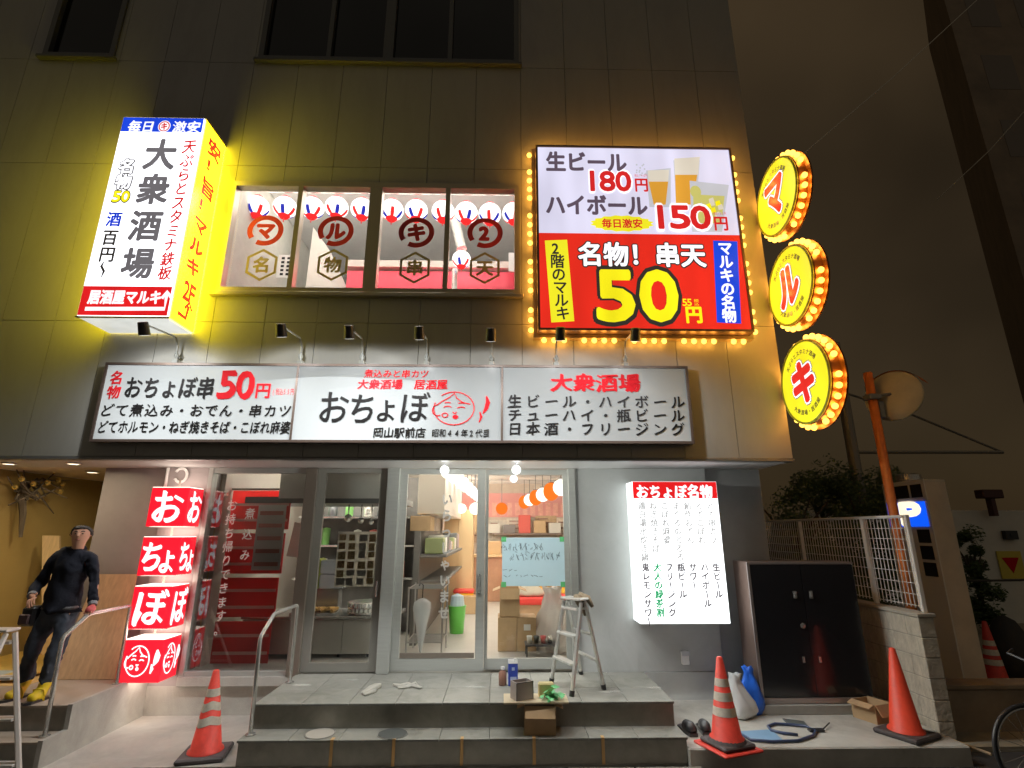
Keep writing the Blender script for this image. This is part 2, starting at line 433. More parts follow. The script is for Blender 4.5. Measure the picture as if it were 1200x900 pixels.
# ================================================================== BUILDING
bld = thing('building', 'grey panel clad shop building with a glass shop front under an overhanging upper floor', 'building', (0, 0, 0))
TOP = 13.5; LX, RX = -11.0, 3.35; UY = -.8
w2 = [at(275, 213.7, UY), at(609, 217, UY), at(251, 341, UY), at(609, 348, UY)]
W2 = (-3.50, .228, 4.80, 6.37)                   # second-floor window opening
W3 = (-3.42, .224, 8.34, 9.95); W3L = (-6.38, -5.40, 8.33, 9.95)
def upper(b):
    # backing in pieces round the openings (15 cm thick) and cladding panels with 8 mm joints in front
    openings = [W2, W3, W3L]
    xs = []; x = RX
    while x > LX: xs.append(x); x -= .62
    zs = [2.80, 4.42, 6.62, 8.30, 10.0, 11.8, TOP]
    for i, x1 in enumerate(xs):
        x0 = max(x1 - .62, LX)
        for j in range(len(zs) - 1):
            rects = [(x0, x1, zs[j], zs[j + 1])]
            for (a, c, d, e) in openings:
                nr = []
                for (p, q, r, t) in rects:
                    if q <= a or p >= c or t <= d or r >= e: nr.append((p, q, r, t)); continue
                    if p < a: nr.append((p, a, r, t))
                    if q > c: nr.append((c, q, r, t))
                    lo, hi = max(p, a), min(q, c)
                    if r < d: nr.append((lo, hi, r, d))
                    if t > e: nr.append((lo, hi, e, t))
                rects = nr
            for (p, q, r, t) in rects:
                g = .003
                if q - p > .02 and t - r > .02:
                    b.m = 0; b.box((p + (g if p == x0 else 0), UY, r + (g if r == zs[j] else 0)), (q - (g if q == x1 else 0), UY + .04, t - (g if t == zs[j + 1] else 0)))
                    b.m = 1; b.box((p, UY + .043, r), (q, UY + .16, t))
uw = MB(); upper(uw); uw.build('wall', [wall_hi, seam], bld)
part('side_wall', bld, wall_hi, lambda b: b.box((RX - .15, UY + .163, 2.8), (RX - .002, 12, TOP)))
part('fascia_trim', bld, mat('fascia_metal', (.20, .20, .195), .35, .6), lambda b: b.box((LX, UY - .012, 2.765), (RX + .012, UY + .10, 2.797), .004))
part('soffit', bld, mat('soffit_board', (.42, .41, .40), .5, var=.04), lambda b: b.box((LX, UY + .103, 2.77), (RX, .0, 2.81)))
part('roof', bld, seam, lambda b: b.box((LX, UY + .2, TOP - .3), (RX - .2, 12, TOP - .02)))
part('floor_slab', bld, seam, lambda b: [b.box((LX, .02, 4.0), (RX - .2, 9.2, 4.2)), b.box((LX, UY + .2, 7.4), (RX - .2, 9.2, 7.6))])

def frame(b, x0, x1, z0, z1, y0, y1, t, mull=(), bars=()):
    b.box((x0, y0, z0), (x1, y1, z0 + t)); b.box((x0, y0, z1 - t), (x1, y1, z1))
    b.box((x0, y0 + .001, z0 + t), (x0 + t, y1 - .001, z1 - t)); b.box((x1 - t, y0 + .001, z0 + t), (x1, y1 - .001, z1 - t))
    for c, tw in mull: b.box((c - tw / 2, y0 + .002, z0 + t), (c + tw / 2, y1 - .002, z1 - t))
goldfr = mat('champagne_frame', (.34, .30, .22), .35, .7)
def window(x0, x1, z0, z1, mull, m_fr, m_gl, sill=True, name='window'):
    wn = part(name, bld, m_fr, lambda b: frame(b, x0, x1, z0, z1, UY - .03, UY + .09, .07, mull))
    xs = [x0 + .07] + [v for c, t in mull for v in (c - t / 2, c + t / 2)] + [x1 - .07]
    part('pane', wn, m_gl, lambda b: [b.face([(xs[i], UY + .04, z0 + .07), (xs[i + 1], UY + .04, z0 + .07), (xs[i + 1], UY + .04, z1 - .07), (xs[i], UY + .04, z1 - .07)]) for i in range(0, len(xs), 2)])
    if sill: part('sill', wn, m_fr, lambda b: b.box((x0 - .04, UY - .075, z0 - .05), (x1 + .04, UY - .003, z0 - .002), .006))
    return wn
win2 = window(*W2, ((-2.60, .06), (-1.63, .16), (-.70, .06)), goldfr, glass('upstairs_glass', (.95, .95, .94), .8))
win2['label'] = 'lit second floor window with brush rings and hexagon stickers on its glass'
window(*W3, ((-2.45, .06), (-1.62, .14), (-.75, .06)), mat('dim_frame', (.10, .10, .095), .45, .5), panedk)
window(*W3L, (), MATS['dim_frame'], panedk)

# lettering on the second-floor glass
f = Face((0, UY + .036, 0), (1, 0, 0), (0, 0, 1))
for (x, y), c in zip(((311, 270), (393.5, 270.7), (488, 272.3), (568.4, 273)), 'マルキ2'):
    cx, cy = f.px(x, y); f.arc(('r', c), cx, cy, .195, .185, -118, 215, .066, 0, 40, taper=False)
    f.text(('r', c), c, x, y, 23, 21, bold=.065, k=.0)
for (x, y), c, kx in zip(((306.5, 310.3), (389.8, 310.3), (486, 313.5), (568, 314)), '名物串天', 'gggg'):
    cx, cy = f.px(x, y)
    f.stroke((kx, c), [(cx + .20 * cos(R(90 + 60 * i)), cy + .205 * sin(R(90 + 60 * i))) for i in range(6)], .035, 0, closed=True)
    f.text((kx, c), c, x, y, 21, 19, bold=.035, k=.0)
redv = mat('red_vinyl', (.62, .03, .03), .45); goldv = mat('gold_vinyl', (.50, .40, .13), .4)
f.build(win2, {'r': 'lettering', 'g': 'hexagon_lettering'}, {'r': redv, 'g': goldv})

# ---- ground floor walls
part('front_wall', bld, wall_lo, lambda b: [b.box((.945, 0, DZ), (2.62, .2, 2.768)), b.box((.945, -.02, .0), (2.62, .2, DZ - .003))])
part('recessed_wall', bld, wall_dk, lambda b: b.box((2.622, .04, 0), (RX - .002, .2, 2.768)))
part('window_base_wall', bld, plinthm, lambda b: [b.box((-4.02, .0, -.1), (-2.33, .2, .30)), b.box((-3.66, -.045, .30), (-2.33, .2, .40), .006)])
pil = part('pillar', bld, mat('pillar_panel', (.20, .175, .17), .5, var=.06), lambda b: [b.box((-5.0, .06, -.1), (-3.66, .3, 2.768)), b.box((-4.19, .0, .30), (-3.66, .058, 2.767))])
# shop-front frames
xa0, xa1 = -3.60, -2.44
def shopwin(b):
    b.box((-3.655, -.03, .40), (xa0, .09, 2.767)); b.box((xa0, -.02, .40), (xa1, .08, .45)); b.box((xa0, -.02, 2.70), (xa1, .08, 2.766))
swA = part('shop_window', bld, alu, shopwin)
part('pane', swA, glass('window_glass_left', (.86, .88, .87), 3.2), lambda b: b.face([(xa0, .03, .45), (xa1, .03, .45), (xa1, .03, 2.70), (xa0, .03, 2.70)]))
part('window_post', bld, brz, lambda b: b.box((xa1, -.05, .40), (-2.30, .1, 2.767), .004))
def door(name, x0, x1, y, lst, rst, top, bot, m_):
    d = part(name, bld, m_, lambda b: [b.box((x0, y, DZ + .012), (x1, y + .045, DZ + bot)), b.box((x0, y, 2.766 - top), (x1, y + .045, 2.764)),
                                  b.box((x0, y + .001, DZ + bot), (x0 + lst, y + .044, 2.766 - top)), b.box((x1 - rst, y + .001, DZ + bot), (x1, y + .044, 2.766 - top))])
    part('pane', d, pane, lambda b: b.face([(x0 + lst, y + .022, DZ + bot), (x1 - rst, y + .022, DZ + bot), (x1 - rst, y + .022, 2.766 - top), (x0 + lst, y + .022, 2.766 - top)]))
    return d
dB = door('kitchen_door', -2.298, -1.42, .0, .10, .10, .06, .11, mat('dark_steel_frame', (.22, .21, .185), .4, .3))
part('handle', dB, inox, lambda b: b.cyl((-1.47, -.03, 1.25), (-1.47, -.03, 1.42), .012))
part('door_post', bld, alu, lambda b: b.box((-1.418, -.06, DZ + .002), (-1.27, .12, 2.766), .004))
dC = door('sliding_door', -1.268, -.19, .03, .09, .10, .07, .14, alu)
part('handle', dC, inox, lambda b: b.box((-.265, .012, 1.28), (-.235, .028, 1.50)))
part('rail', dC, brz, lambda b: b.box((-1.17, .04, DZ + .145), (-.30, .06, DZ + .20)))
dD = door('fixed_door_panel', -.188, .86, .085, .04, .06, .07, .13, alu)
part('end_post', bld, alu, lambda b: b.box((.862, -.03, DZ + .002), (.944, .14, 2.766), .004))
# interior shell of the shop
inw = mat('inside_wall', (.52, .47, .42), .7, var=.06, vscale=2)
part('shop_floor', bld, mat('shop_floor_vinyl', (.48, .46, .42), .5, var=.08, vscale=3), lambda b: b.box((-3.65, .202, .2), (3.2, 9.0, DZ)))
part('shop_ceiling', bld, mat('bare_ceiling', (.22, .19, .17), .8, var=.25, vscale=3), lambda b: b.box((-3.65, .205, 3.45), (3.2, 9.0, 3.6)))
part('shop_wall', bld, inw, lambda b: [b.box((3.0, .205, DZ), (3.2, 9.0, 3.44)), b.box((-3.653, 4.0, DZ), (-1.3, 4.15, 3.44)), b.box((-1.45, 4.16, DZ), (-1.3, 9.0, 3.44)), b.box((-3.655, .31, DZ), (-3.60, 3.99, 3.44)), b.box((-3.59, .21, 2.78), (2.99, .25, 3.44))])
bw = part('back_wall', bld, mat('beige_back_wall', (.48, .38, .30), .7, var=.1), lambda b: [b.box((-1.29, 8.8, DZ), (2.99, 8.98, 3.44))])
part('ceiling_duct', bld, mat('duct_metal', (.45, .40, .36), .5, .4), lambda b: [b.cyl((-.9, 2 + 1.3 * i, 3.25), (2.9, 2.6 + 1.3 * i, 3.3), .06 + .02 * (i % 2), 12) for i in range(5)])
# interior shell upstairs
up_w = mat('upstairs_wall', (.46, .46, .41), .8, var=.08)
part('upstairs_wall', bld, up_w, lambda b: [b.box((-6, 4.4, 4.21), (3.1, 4.5, 7.39)), b.box((-3.9, UY + .2, 4.21), (-3.8, 4.39, 7.39)), b.box((2.0, UY + .2, 4.21), (2.1, 4.39, 7.39))])
part('upstairs_ceiling', bld, mat('upstairs_ceiling_board', (.40, .39, .37), .8, var=.05), lambda b: b.box((-3.79, UY + .2, 7.33), (1.99, 4.39, 7.39)))
def pz(px, py, Y): q = at(px, py, Y); return (q.x, q.z)
part('upstairs_partition', bld, mat('pale_partition', (.60, .57, .52), .7), lambda b: b.prism([pz(358, 338, 1.6), pz(410, 345, 1.6), pz(387, 294.5, 1.6), pz(367, 266, 1.6)], 1.6, 1.65, 'y'))
part('upstairs_red_panel', bld, mat('red_panel', (.50, .02, .045), .5), lambda b: b.box((at(406, 330, 1.5).x, 1.5, 4.9), (1.9, 1.56, at(500, 318, 1.5).z)))
part('upstairs_beam', bld, mat('upstairs_shelf', (.5, .45, .4), .6), lambda b: b.box((at(406, 330, 1.5).x, 1.42, at(500, 315.5, 1.5).z), (1.9, 1.6, at(500, 308, 1.5).z)))
part('upstairs_duct', bld, inox, lambda b: b.ring_tube([(at(529, 240, 1.3).x, 1.3, 7.3), at(534, 262, 1.3), at(541, 292, 1.2)], .085, 14))
part('upstairs_post', bld, inox, lambda b: b.cyl((at(533, 326, 1.2).x, 1.2, 4.8), (at(533, 326, 1.2).x, 1.2, at(533, 316, 1.2).z), .05, 12))
part('upstairs_louvre', bld, white, lambda b: b.box((at(596, 300, 1.2).x, 1.2, at(596, 318, 1.2).z), (at(596, 300, 1.2).x + .4, 1.24, at(596, 296, 1.2).z)))
# passage at the left end
yel = mat('ochre_wall', (.40, .29, .10), .7, var=.08, vscale=2)
part('passage_wall', bld, yel, lambda b: [b.box((-6.7, -.2, -.1), (-6.5, 5.0, 2.768)), b.box((-6.49, 4.8, -.1), (-3.7, 5.0, 2.768)), b.box((-11, -.79, -.1), (-6.71, -.2, 2.768))])
part('passage_ceiling', bld, mat('passage_ceiling_board', (.50, .42, .33), .6), lambda b: b.box((-6.49, .002, 2.772), (-3.7, 4.79, 2.80)))
part('passage_floor', bld, mat('passage_floor_wood', (.52, .34, .13), .5, var=.15, vscale=4, stretch=(1, 6, 1)), lambda b: b.box((-6.49, -.45, .30), (-5.01, 4.79, .424)))
for n_, (px, py) in enumerate(((10, 543.5), (86, 543.5), (108, 553.5))):
    p = gz(px, py, 2.76)
    dl = part('downlight', bld, white, lambda b: b.lathe([(.075, 2.762), (.075, 2.756), (.055, 2.754), (.055, 2.766)], (p.x, p.y, 0)))
    part('lamp_disc', dl, emis('downlight_glow', (1, .82, .55), 300), lambda b: b.lathe([(.052, 2.759), (.001, 2.7585)], (p.x, p.y, 0), n=12))

# ================================================================== STEPS
st = thing('entrance_steps', 'dark tiled two step landing in front of the glass sliding doors', 'steps', (-.3, -.7, 0))
part('riser', st, stepr, lambda b: [b.box((-2.31, -1.10, .002), (1.675, -.002, DZ - .022)), b.box((-2.31, -1.38, .002), (1.69, -1.102, TZ - .022))])
def tops(b):
    n = 9
    for i in range(n):
        for j, (y0, y1) in enumerate(((-1.112, -.62), (-.616, -.004))):
            xx0 = -2.322 + i * (4.01 / n); b.box((xx0, y0, DZ - .021), (xx0 + 4.01 / n - .004, y1, DZ + random.uniform(-.0008, .0008)), .003)
        xx0 = -2.322 + i * (4.026 / n); b.box((xx0, -1.392, TZ - .021), (xx0 + 4.026 / n - .004, -1.103, TZ + random.uniform(-.0008, .0008)), .003)
part('tread', st, stepm, tops)
st2 = thing('side_steps', 'dark steps with a pale side wall leading up to the passage at the left', 'steps', (-5.2, -.7, 0))
part('riser', st2, stepr, lambda b: [b.box((-9, -1.10, .002), (-4.05, .04, DZ - .022)), b.box((-9, -1.38, .002), (-4.05, -1.102, TZ - .022))])
part('tread', st2, mat('brown_tread', (.27, .22, .17), .6, var=.12, vscale=4), lambda b: [b.box((-9, -1.11, DZ - .021), (-4.045, .05, DZ), .003), b.box((-9, -1.39, TZ - .021), (-4.045, -1.112, TZ), .003)])
part('side_wall', st2, plinthm, lambda b: b.prism([(-1.40, .0), (.0, .0), (.0, .432), (-1.125, .432), (-1.125, .224), (-1.40, .224)], -4.044, -4.0, 'x'))

# ================================================================== SIGNS
W_S = 3.6
s_white = backlit('sign_white', (.94, .95, 1.0), W_S)
s_white2 = backlit('sign_white_cool', (.95, .99, 1.0), 2.4)
s_yel = backlit('sign_yellow', (1.0, .80, .015), 8.5)
s_yel2 = backlit('sign_yellow_soft', (.86, .80, .02), 0.506)
s_blue = backlit('sign_blue', (.008, .06, .72), 0.506)
s_red = backlit('sign_red', (.85, .012, .015), 0.453)
s_lav = backlit('sign_lavender', (.70, .68, .86), 0.533)
s_redb = backlit('sign_orange_red', (.78, .025, .012), 0.49)
l_white = backlit('print_white', (.95, .95, 1.0), 0.613, sample=False)
l_yel = backlit('print_yellow', (.95, .85, .01), 0.506, sample=False)
l_red = backlit('print_red', (.72, .02, .02), 0.453, sample=False)
l_blue = backlit('print_blue', (.01, .05, .62), 0.426, sample=False)
l_gray = backlit('print_grey', (.14, .13, .14), 0.533, sample=False)
l_black = backlit('print_black', (.03, .025, .02), 0.533, sample=False)
l_pur = backlit('print_purple_grey', (.10, .07, .10), 0.533, sample=False)
l_amb = backlit('print_amber', (.75, .36, .04), 0.48, sample=False)
l_foam = backlit('print_foam', (.72, .66, .55), 0.506, sample=False)
l_glass = backlit('print_glass_grey', (.52, .53, .58), 0.533, sample=False)
l_lime = backlit('print_lime', (.55, .52, .15), 0.533, sample=False)
l_green = backlit('print_green', (.03, .35, .14), 0.48, sample=False)
PM = {'white': l_white, 'yellow': l_yel, 'red': l_red, 'blue': l_blue, 'gray': l_gray, 'black': l_black, 'purple': l_pur,
      'amber': l_amb, 'foam': l_foam, 'glass': l_glass, 'lime': l_lime, 'green': l_green, 'sred': s_red, 'sblue': s_blue,
      'syel': s_yel2, 'sredb': s_redb}

# ---- projecting box sign at upper left
SX0, SX1, SY0, SZ0, SZ1 = -4.665, -3.665, -1.31, 4.268, 6.91
sg = thing('projecting_sign', 'tall white and yellow backlit box sign jutting from the wall at upper left', 'sign', (-4.16, UY, SZ0))
part('front_panel', sg, s_white, lambda b: b.box((SX0 + .01, SY0, SZ0 + .01), (SX1 - .012, SY0 + .03, SZ1 - .01)))
part('side_panel', sg, s_yel, lambda b: [b.box((SX1 - .03, SY0 + .032, SZ0 + .01), (SX1, UY - .02, SZ1 - .01))])
part('side_panel', sg, s_yel, lambda b: [b.box((SX0, SY0 + .032, SZ0 + .01), (SX0 + .03, UY - .02, SZ1 - .01))])
part('base_panel', sg, backlit('sign_underside', (.80, .82, .78), 0.396), lambda b: b.box((SX0 + .02, SY0 + .02, SZ0 - .01), (SX1 - .02, UY - .02, SZ0 + .008)))
part('casing', sg, mat('sign_casing', (.5, .42, .12), .5), lambda b: [b.box((SX0 - .004, SY0 + .02, SZ1 - .008), (SX1 + .004, UY - .01, SZ1 + .012)),
     b.box((SX0 - .006, SY0 - .004, SZ0 - .012), (SX1 + .006, SY0 + .02, SZ0 + .002))])
f = Face((0, SY0, 0), (1, 0, 0), (0, 0, 1))
f.poly('sblue', [(SX0 + .012, 6.69), (SX1 - .014, 6.69), (SX1 - .014, SZ1 - .012), (SX0 + .012, SZ1 - .012)])
f.poly('sred', [(SX0 + .012, SZ0 + .012), (SX1 - .014, SZ0 + .012), (SX1 - .014, 4.63), (SX0 + .012, 4.63)])
f.text('white', '毎日', 166, 148.3, 31, 14, bold=.03, brush=True); f.text('white', '激安', 219, 149, 33, 14, bold=.03, brush=True)
cx, cy = f.px(192.7, 148.3); f.disc('white', cx, cy, .075, .085, .003)
f.arc('red', cx, cy, .06, .068, 0, 360, .014, .004, 20); f.text('red', 'キ', 192.7, 148.3, 8, 9, bold=.05, k=.005)
for c, (x, y) in zip('大衆酒場', ((188.3, 181), (180, 221.7), (171, 264.3), (162, 308.3))): f.text('gray', c, x, y, 38, 37, bold=.036)
for i, c in enumerate('天ぷらとスタミナ鉄板'):
    t = i / 9; f.text('red', c, 222.3 + (193.5 - 222.3) * t, 171.7 + (320 - 171.7) * t, 16, 17, bold=.028, brush=True)
for c, (x, y) in zip('名物', ((149.3, 195), (145, 213))):
    f.text('black', c, x, y, 19, 18, bold=.105, k=.003); f.text('white', c, x, y, 19, 18, bold=.04, k=.0055)
for c, (x, y) in zip('50', ((137, 230.5), (147.5, 230.5))):
    f.text('black', c, x, y, 10.5, 13, bold=.10, k=.003, fit=True); f.text('yellow', c, x, y, 9.5, 12, bold=.05, k=.0055, fit=True)
f.text('blue', '酒', 134, 257, 18, 18, bold=.035)
for c, (x, y) in zip('百円', ((129.3, 278.3), (126, 298))): f.text('black', c, x, y, 19, 19, bold=.03)
f.stroke('black', [(122, 307), (119, 312), (122, 318), (119, 325)], [.012, .03, .03, .01], .004, pix=True)
f.text('white', '居酒屋マルキ', 147, 348.3, 86, 17, bold=.045, k=.005)
f.stroke('white', [(100, 362), (193, 362), (196, 343)], .045, .005, pix=True)
f.stroke('white', [(190, 350), (196, 342), (202, 350)], .04, .0055, pix=True)
f.build(sg, {'sblue': 'header_panel', 'sred': 'footer_panel'}, PM)
f = Face((SX1, 0, 0), (0, 1, 0), (0, 0, 1))
for c, (x, y), h in zip('安！旨！マルキ', ((251, 177), (248, 198), (243, 222), (239, 243), (234.5, 265), (230, 289), (226, 313)), (24, 17, 24, 17, 23, 23, 23)):
    f.text('red', c, x, y, 18, h, bold=.045, k=.003)
f.text('red', '2F', 221.5, 343, 15, 23, bold=.05, k=.003, fit=True)
f.stroke('red', [(208, 366), (217, 373), (221, 359)], .05, .003, pix=True); f.stroke('red', [(216, 361), (222, 355), (224, 365)], .04, .0035, pix=True)
f.build(sg, {}, PM)

# ---- bulbs
bulb_m = emis('bulb_amber', (1.0, .45, .06), 20.0)
bb_ = MB(); bb_.smooth = True; bb_.ball((0, 0, 0), .033, 8, 6)
def bulb_at(parent, p, first=[None], r=1.0):
    if first[0] is None:
        first[0] = bb_.build('bulb', bulb_m, None)
        o = first[0]
    else:
        o = first[0].copy(); col.objects.link(o)
    o.parent = parent; o.location = V(p) - parent.location; o.scale = (r, r, r)
    return o

# ---- billboard
BY = -1.02
a, c_ = at(628.5, 170.4, BY), at(883.5, 389, BY); b1 = at(629.4, 387, BY); b2 = at(856.5, 173.4, BY)
BX0, BX1, BZ0, BZ1 = (a.x + b1.x) / 2, (b2.x + c_.x) / 2, (b1.z + c_.z) / 2, (a.z + b2.z) / 2
bs = thing('billboard_sign', 'large lit drinks price board with a ring of amber bulbs on the wall', 'sign', ((BX0 + BX1) / 2, UY, BZ0))
BM = at(740, 274, BY).z
part('top_panel', bs, s_lav, lambda b: b.box((BX0 + .03, BY, BM + .001), (BX1 - .03, BY + .02, BZ1 - .03)))
part('bottom_panel', bs, s_redb, lambda b: b.box((BX0 + .03, BY, BZ0 + .03), (BX1 - .03, BY + .02, BM - .001)))
part('frame', bs, mat('billboard_frame', (.20, .12, .08), .4, .6), lambda b: [frame(b, BX0, BX1, BZ0, BZ1, BY - .012, UY - .002, .028), b.box((BX0 + .03, UY - .06, BZ0 + .03), (BX1 - .03, UY - .01, BZ1 - .03))])
part('bulb_rail', bs, mat('bulb_rail', (.45, .33, .18), .4, .5), lambda b: frame(b, BX0 - .045, BX1 + .045, BZ0 - .045, BZ1 + .045, UY - .10, UY - .004, .04))
ny, nx = 19, 20
for i in range(ny + 1):
    if i % 5 in (3,) : continue
    z = BZ0 + .05 + (BZ1 - BZ0 - .1) * i / ny
    bulb_at(bs, (BX0 - .075, UY - .09, z)); bulb_at(bs, (BX1 + .075, UY - .09, z))
for i in range(nx + 1):
    if i % 5 in (3,): continue
    x = BX0 + .08 + (BX1 - BX0 - .16) * i / nx
    bulb_at(bs, (x, UY - .09, BZ0 - .075)); bulb_at(bs, (x, UY - .09, BZ1 + .075))
f = Face((0, BY, 0), (1, 0, 0), (0, 0, 1))
f.text('purple', '生ビール', 687, 190, 95, 24, bold=.04); f.text('purple', 'ハイボール', 699, 240.5, 120, 25, bold=.04)
f.text('white', '180', 711.6, 212.5, 58, 24, bold=.10, k=.0035, fit=True); f.text('red', '180', 711.6, 212.5, 56, 22, bold=.055, k=.006, fit=True)
f.text('white', '150', 796.5, 255, 75, 28, bold=.10, k=.0085, fit=True); f.text('red', '150', 796.5, 255, 72, 25.5, bold=.055, k=.011, fit=True)
f.text('red', '円', 751.5, 216.6, 17, 17, bold=.03); f.text('red', '円', 844.5, 262, 18, 18, bold=.03, k=.009)
f.text('red', '税込198円', 751, 206, 15, 4, k=.004); f.text('red', '税込165円', 843, 250.5, 15, 4, k=.009)
cx, cy = f.px(729, 262); rr = [(1 + .12 * (i % 2)) for i in range(32)]
f.poly('syel', [(cx + .36 * rr[i] * cos(2 * pi * i / 32), cy + .105 * rr[i] * sin(2 * pi * i / 32)) for i in range(32)], .003)
f.text('red', '毎日激安', 729, 262, 48, 11, bold=.03, k=.005)
# printed glasses of beer and highball
def tri(key, pts, k): f.poly(key, pts, k, pix=True)
tri('glass', [(757, 200), (786, 197), (786, 243), (761, 243)], .0022); tri('amber', [(760, 213), (783, 213), (780, 240), (766, 240)], .003); tri('foam', [(759, 200), (784, 199), (783, 213), (760, 213)], .003)
tri('glass', [(789, 188), (820, 188), (816, 240), (792, 240)], .0022); tri('amber', [(791, 205), (817, 205), (812, 240), (792, 240)], .003); tri('foam', [(790, 186), (820, 184), (818, 205), (791, 205)], .003)
tri('glass', [(808, 212), (854, 217), (846, 272), (811, 272)], .0045); tri('lime', [(812, 228), (849, 230), (845, 262), (813, 262)], .0055)
for i in range(9):
    x, y = random.uniform(815, 843), random.uniform(232, 258)
    tri(random.choice(['foam', 'glass', 'yellow']), [(x, y), (x + 5, y - 2), (x + 7, y + 4), (x + 1, y + 5)], .0062 + i * .0002)
f.disc('lime', *f.px(815, 225), .07, .09, .0058)
for i in range(14):
    x, y = random.uniform(745, 760), random.uniform(192, 206); f.disc('glass', *f.px(x, y), .012, .014, .003, 8)
def band(key, pts, k): tri(key, pts, k)
band('syel', [(638.4, 282), (664.5, 281), (673, 376.5), (646, 378)][::-1], .003)
band('sblue', [(835.5, 282), (864, 283), (868.5, 379.5), (840, 378)][::-1], .003)
for i, c in enumerate('2階のマルキ'): f.text('black', c, 651.5 + 8 * i / 5, 291 + 76 * i / 5, 17, 17, bold=.025, k=.005, fit=(c == '2') and False)
for i, c in enumerate('マルキの名物'): f.text('white', c, 849.5 + 5 * i / 5, 291 + 79 * i / 5, 17, 17, bold=.035, k=.005)
for bold, key, k in ((.085, 'black', .003), (.032, 'white', .0055)): f.text(key, '名物！串天', 752, 298.5, 150, 29, bold=bold, k=k)
for c, x in zip('50', (721, 772)):
    f.text('black', c, x, 346.5, 51, 62, bold=.085, k=.003, fit=True); f.text('yellow', c, x, 346.5, 45, 56, bold=.055, k=.0055, fit=True)
f.text('yellow', '55', 805, 354.5, 11, 8, bold=.03, fit=True); f.text('yellow', '税込', 816, 354.5, 6, 8, d='V')
f.text('yellow', '円', 813, 368.5, 21, 21, bold=.04)
f.build(bs, {'syel': 'yellow_panel', 'sblue': 'blue_panel', 'glass': 'printed_glass', 'amber': 'printed_beer', 'foam': 'printed_foam', 'lime': 'printed_drink'}, PM)

# ---- three round signs
RXF = 3.31; rad = .505; thick = .155
disc_lab = ['topmost of the three round yellow bulb ringed signs at the building corner', 'middle of the three round yellow bulb ringed signs at the building corner', 'lowest round yellow bulb ringed sign, just above the orange pole']
for i, (px, py, c) in enumerate(((910, 230, 'マ'), (925.5, 333, 'ル'), (942, 445, 'キ'))):
    p = atx(px, py, RXF); cy, cz = -1.30, at(px, py, -1.28).z - .03
    ds = thing('round_sign', disc_lab[i], 'sign', (RXF + thick, cy, cz), group='round signs stacked at the building corner')
    part('drum', ds, mat('drum_orange', (.17, .06, .01), .35, .3), lambda b: b.lathe([(rad * .9, RXF + .012), (rad * .93, RXF + .03), (rad * .93, RXF + thick - .03), (rad * 1.03, RXF + thick - .02), (rad * 1.03, RXF + thick)], (0, cy, cz), 'x', 40))
    part('face', ds, s_yel2, lambda b: b.lathe([(.001, RXF), (rad * .86, RXF), (rad * .9, RXF + .012)], (0, cy, cz), 'x', 40, cap=False))
    part('rim', ds, mat('rim_green', (.35, .40, .04), .4), lambda b: b.ring_tube([(RXF + .006, cy + rad * .90 * cos(2 * pi * k / 40), cz + rad * .90 * sin(2 * pi * k / 40)) for k in range(40)], .014, 8, closed=True))
    part('bracket', ds, mat('dark_bracket', (.06, .055, .05), .5, .4), lambda b: b.box((RX + .002, UY + .04, cz - .06), (RXF + thick - .01, -.86, cz + .06)))
    for k in range(28):
        if k % 7 == 6: continue
        an = 2 * pi * (k + .5) / 28; bulb_at(ds, (RXF + thick - .085, cy + (rad * .93 + .03) * cos(an), cz + (rad * .93 + .03) * sin(an)))
    f = Face((RXF - .002, cy, cz), (0, -1, 0), (0, 0, 1))
    for bold, key, k in ((.15, 'purple', .002), (.125, 'white', .004), (.075, 'red', .006)):
        f.char(key, c, 0, 0, .37, .42, bold, k=k, fit=True)
    for t, a0, a1, r_ in (('天ぷらとスタミナ酒場', 140, 40, .335), ('大衆酒場・居酒屋', -130, -50, .335)):
        for j, ch in enumerate(t):
            an = R(a0 + (a1 - a0) * j / (len(t) - 1)); f.char('black', ch, r_ * cos(an), r_ * sin(an), .062, .062, .02, k=.003, rot=(an - pi / 2) if a0 > 0 else (an + pi / 2))
    f.build(ds, {}, PM)

# ---- long shop signboard
BSY = -.90
ss = thing('shop_signboard', 'long white three panel shop signboard lit by arm lamps', 'sign', (-1.2, UY, 2.96))
P1, P2 = -2.345, .012; QX0, QX1 = at(115, 470, BSY).x, at(809.5, 475, BSY).x
QZ0, QZ1 = at(460, 518.8, BSY).z, at(460, 427, BSY).z
brd = mat('board_white', (.71, .74, .74), .13, var=.02, spec=.5)
for a0, a1 in ((QX0 + .03, P1 - .012), (P1 + .012, P2 - .012), (P2 + .012, QX1 - .03)):
    part('board_panel', ss, brd, lambda b: b.box((a0, BSY, QZ0 + .03), (a1, BSY + .02, QZ1 - .03)))
part('frame', ss, mat('board_frame', (.10, .07, .055), .4, .3), lambda b: frame(b, QX0, QX1, QZ0, QZ1, BSY - .012, UY - .002, .028, ((P1, .022), (P2, .022))))
f = Face((0, BSY, 0), (1, 0, 0), (0, 0, 1))
f.text('red', '名物', 135.5, 451, 16, 33, d='V', bold=.03, brush=True)
f.text('ink', 'おちょぼ串', 199, 454, 106, 27, bold=.028, brush=True)
f.text('red', '50', 277.5, 451, 42, 31, bold=.07, brush=True, fit=True); f.text('red', '円', 308.4, 457.5, 19, 19, bold=.025)
f.text('red', '(税込55円)', 334, 459, 30, 8, bold=.0)
f.text('ink', 'どて煮込み・おでん・串カツ', 230.4, 481, 226, 15.5, bold=.02, brush=True, gap=1.08)
f.text('ink', 'どてホルモン・ねぎ焼きそば・こぼれ麻婆', 228, 500.6, 226, 15.5, bold=.02, brush=True)
f.text('red', '煮込みと串カツ', 465, 438, 76, 10, bold=.015, brush=True); f.text('red', '大衆酒場 居酒屋', 472, 450.5, 106, 12, bold=.025, brush=True)
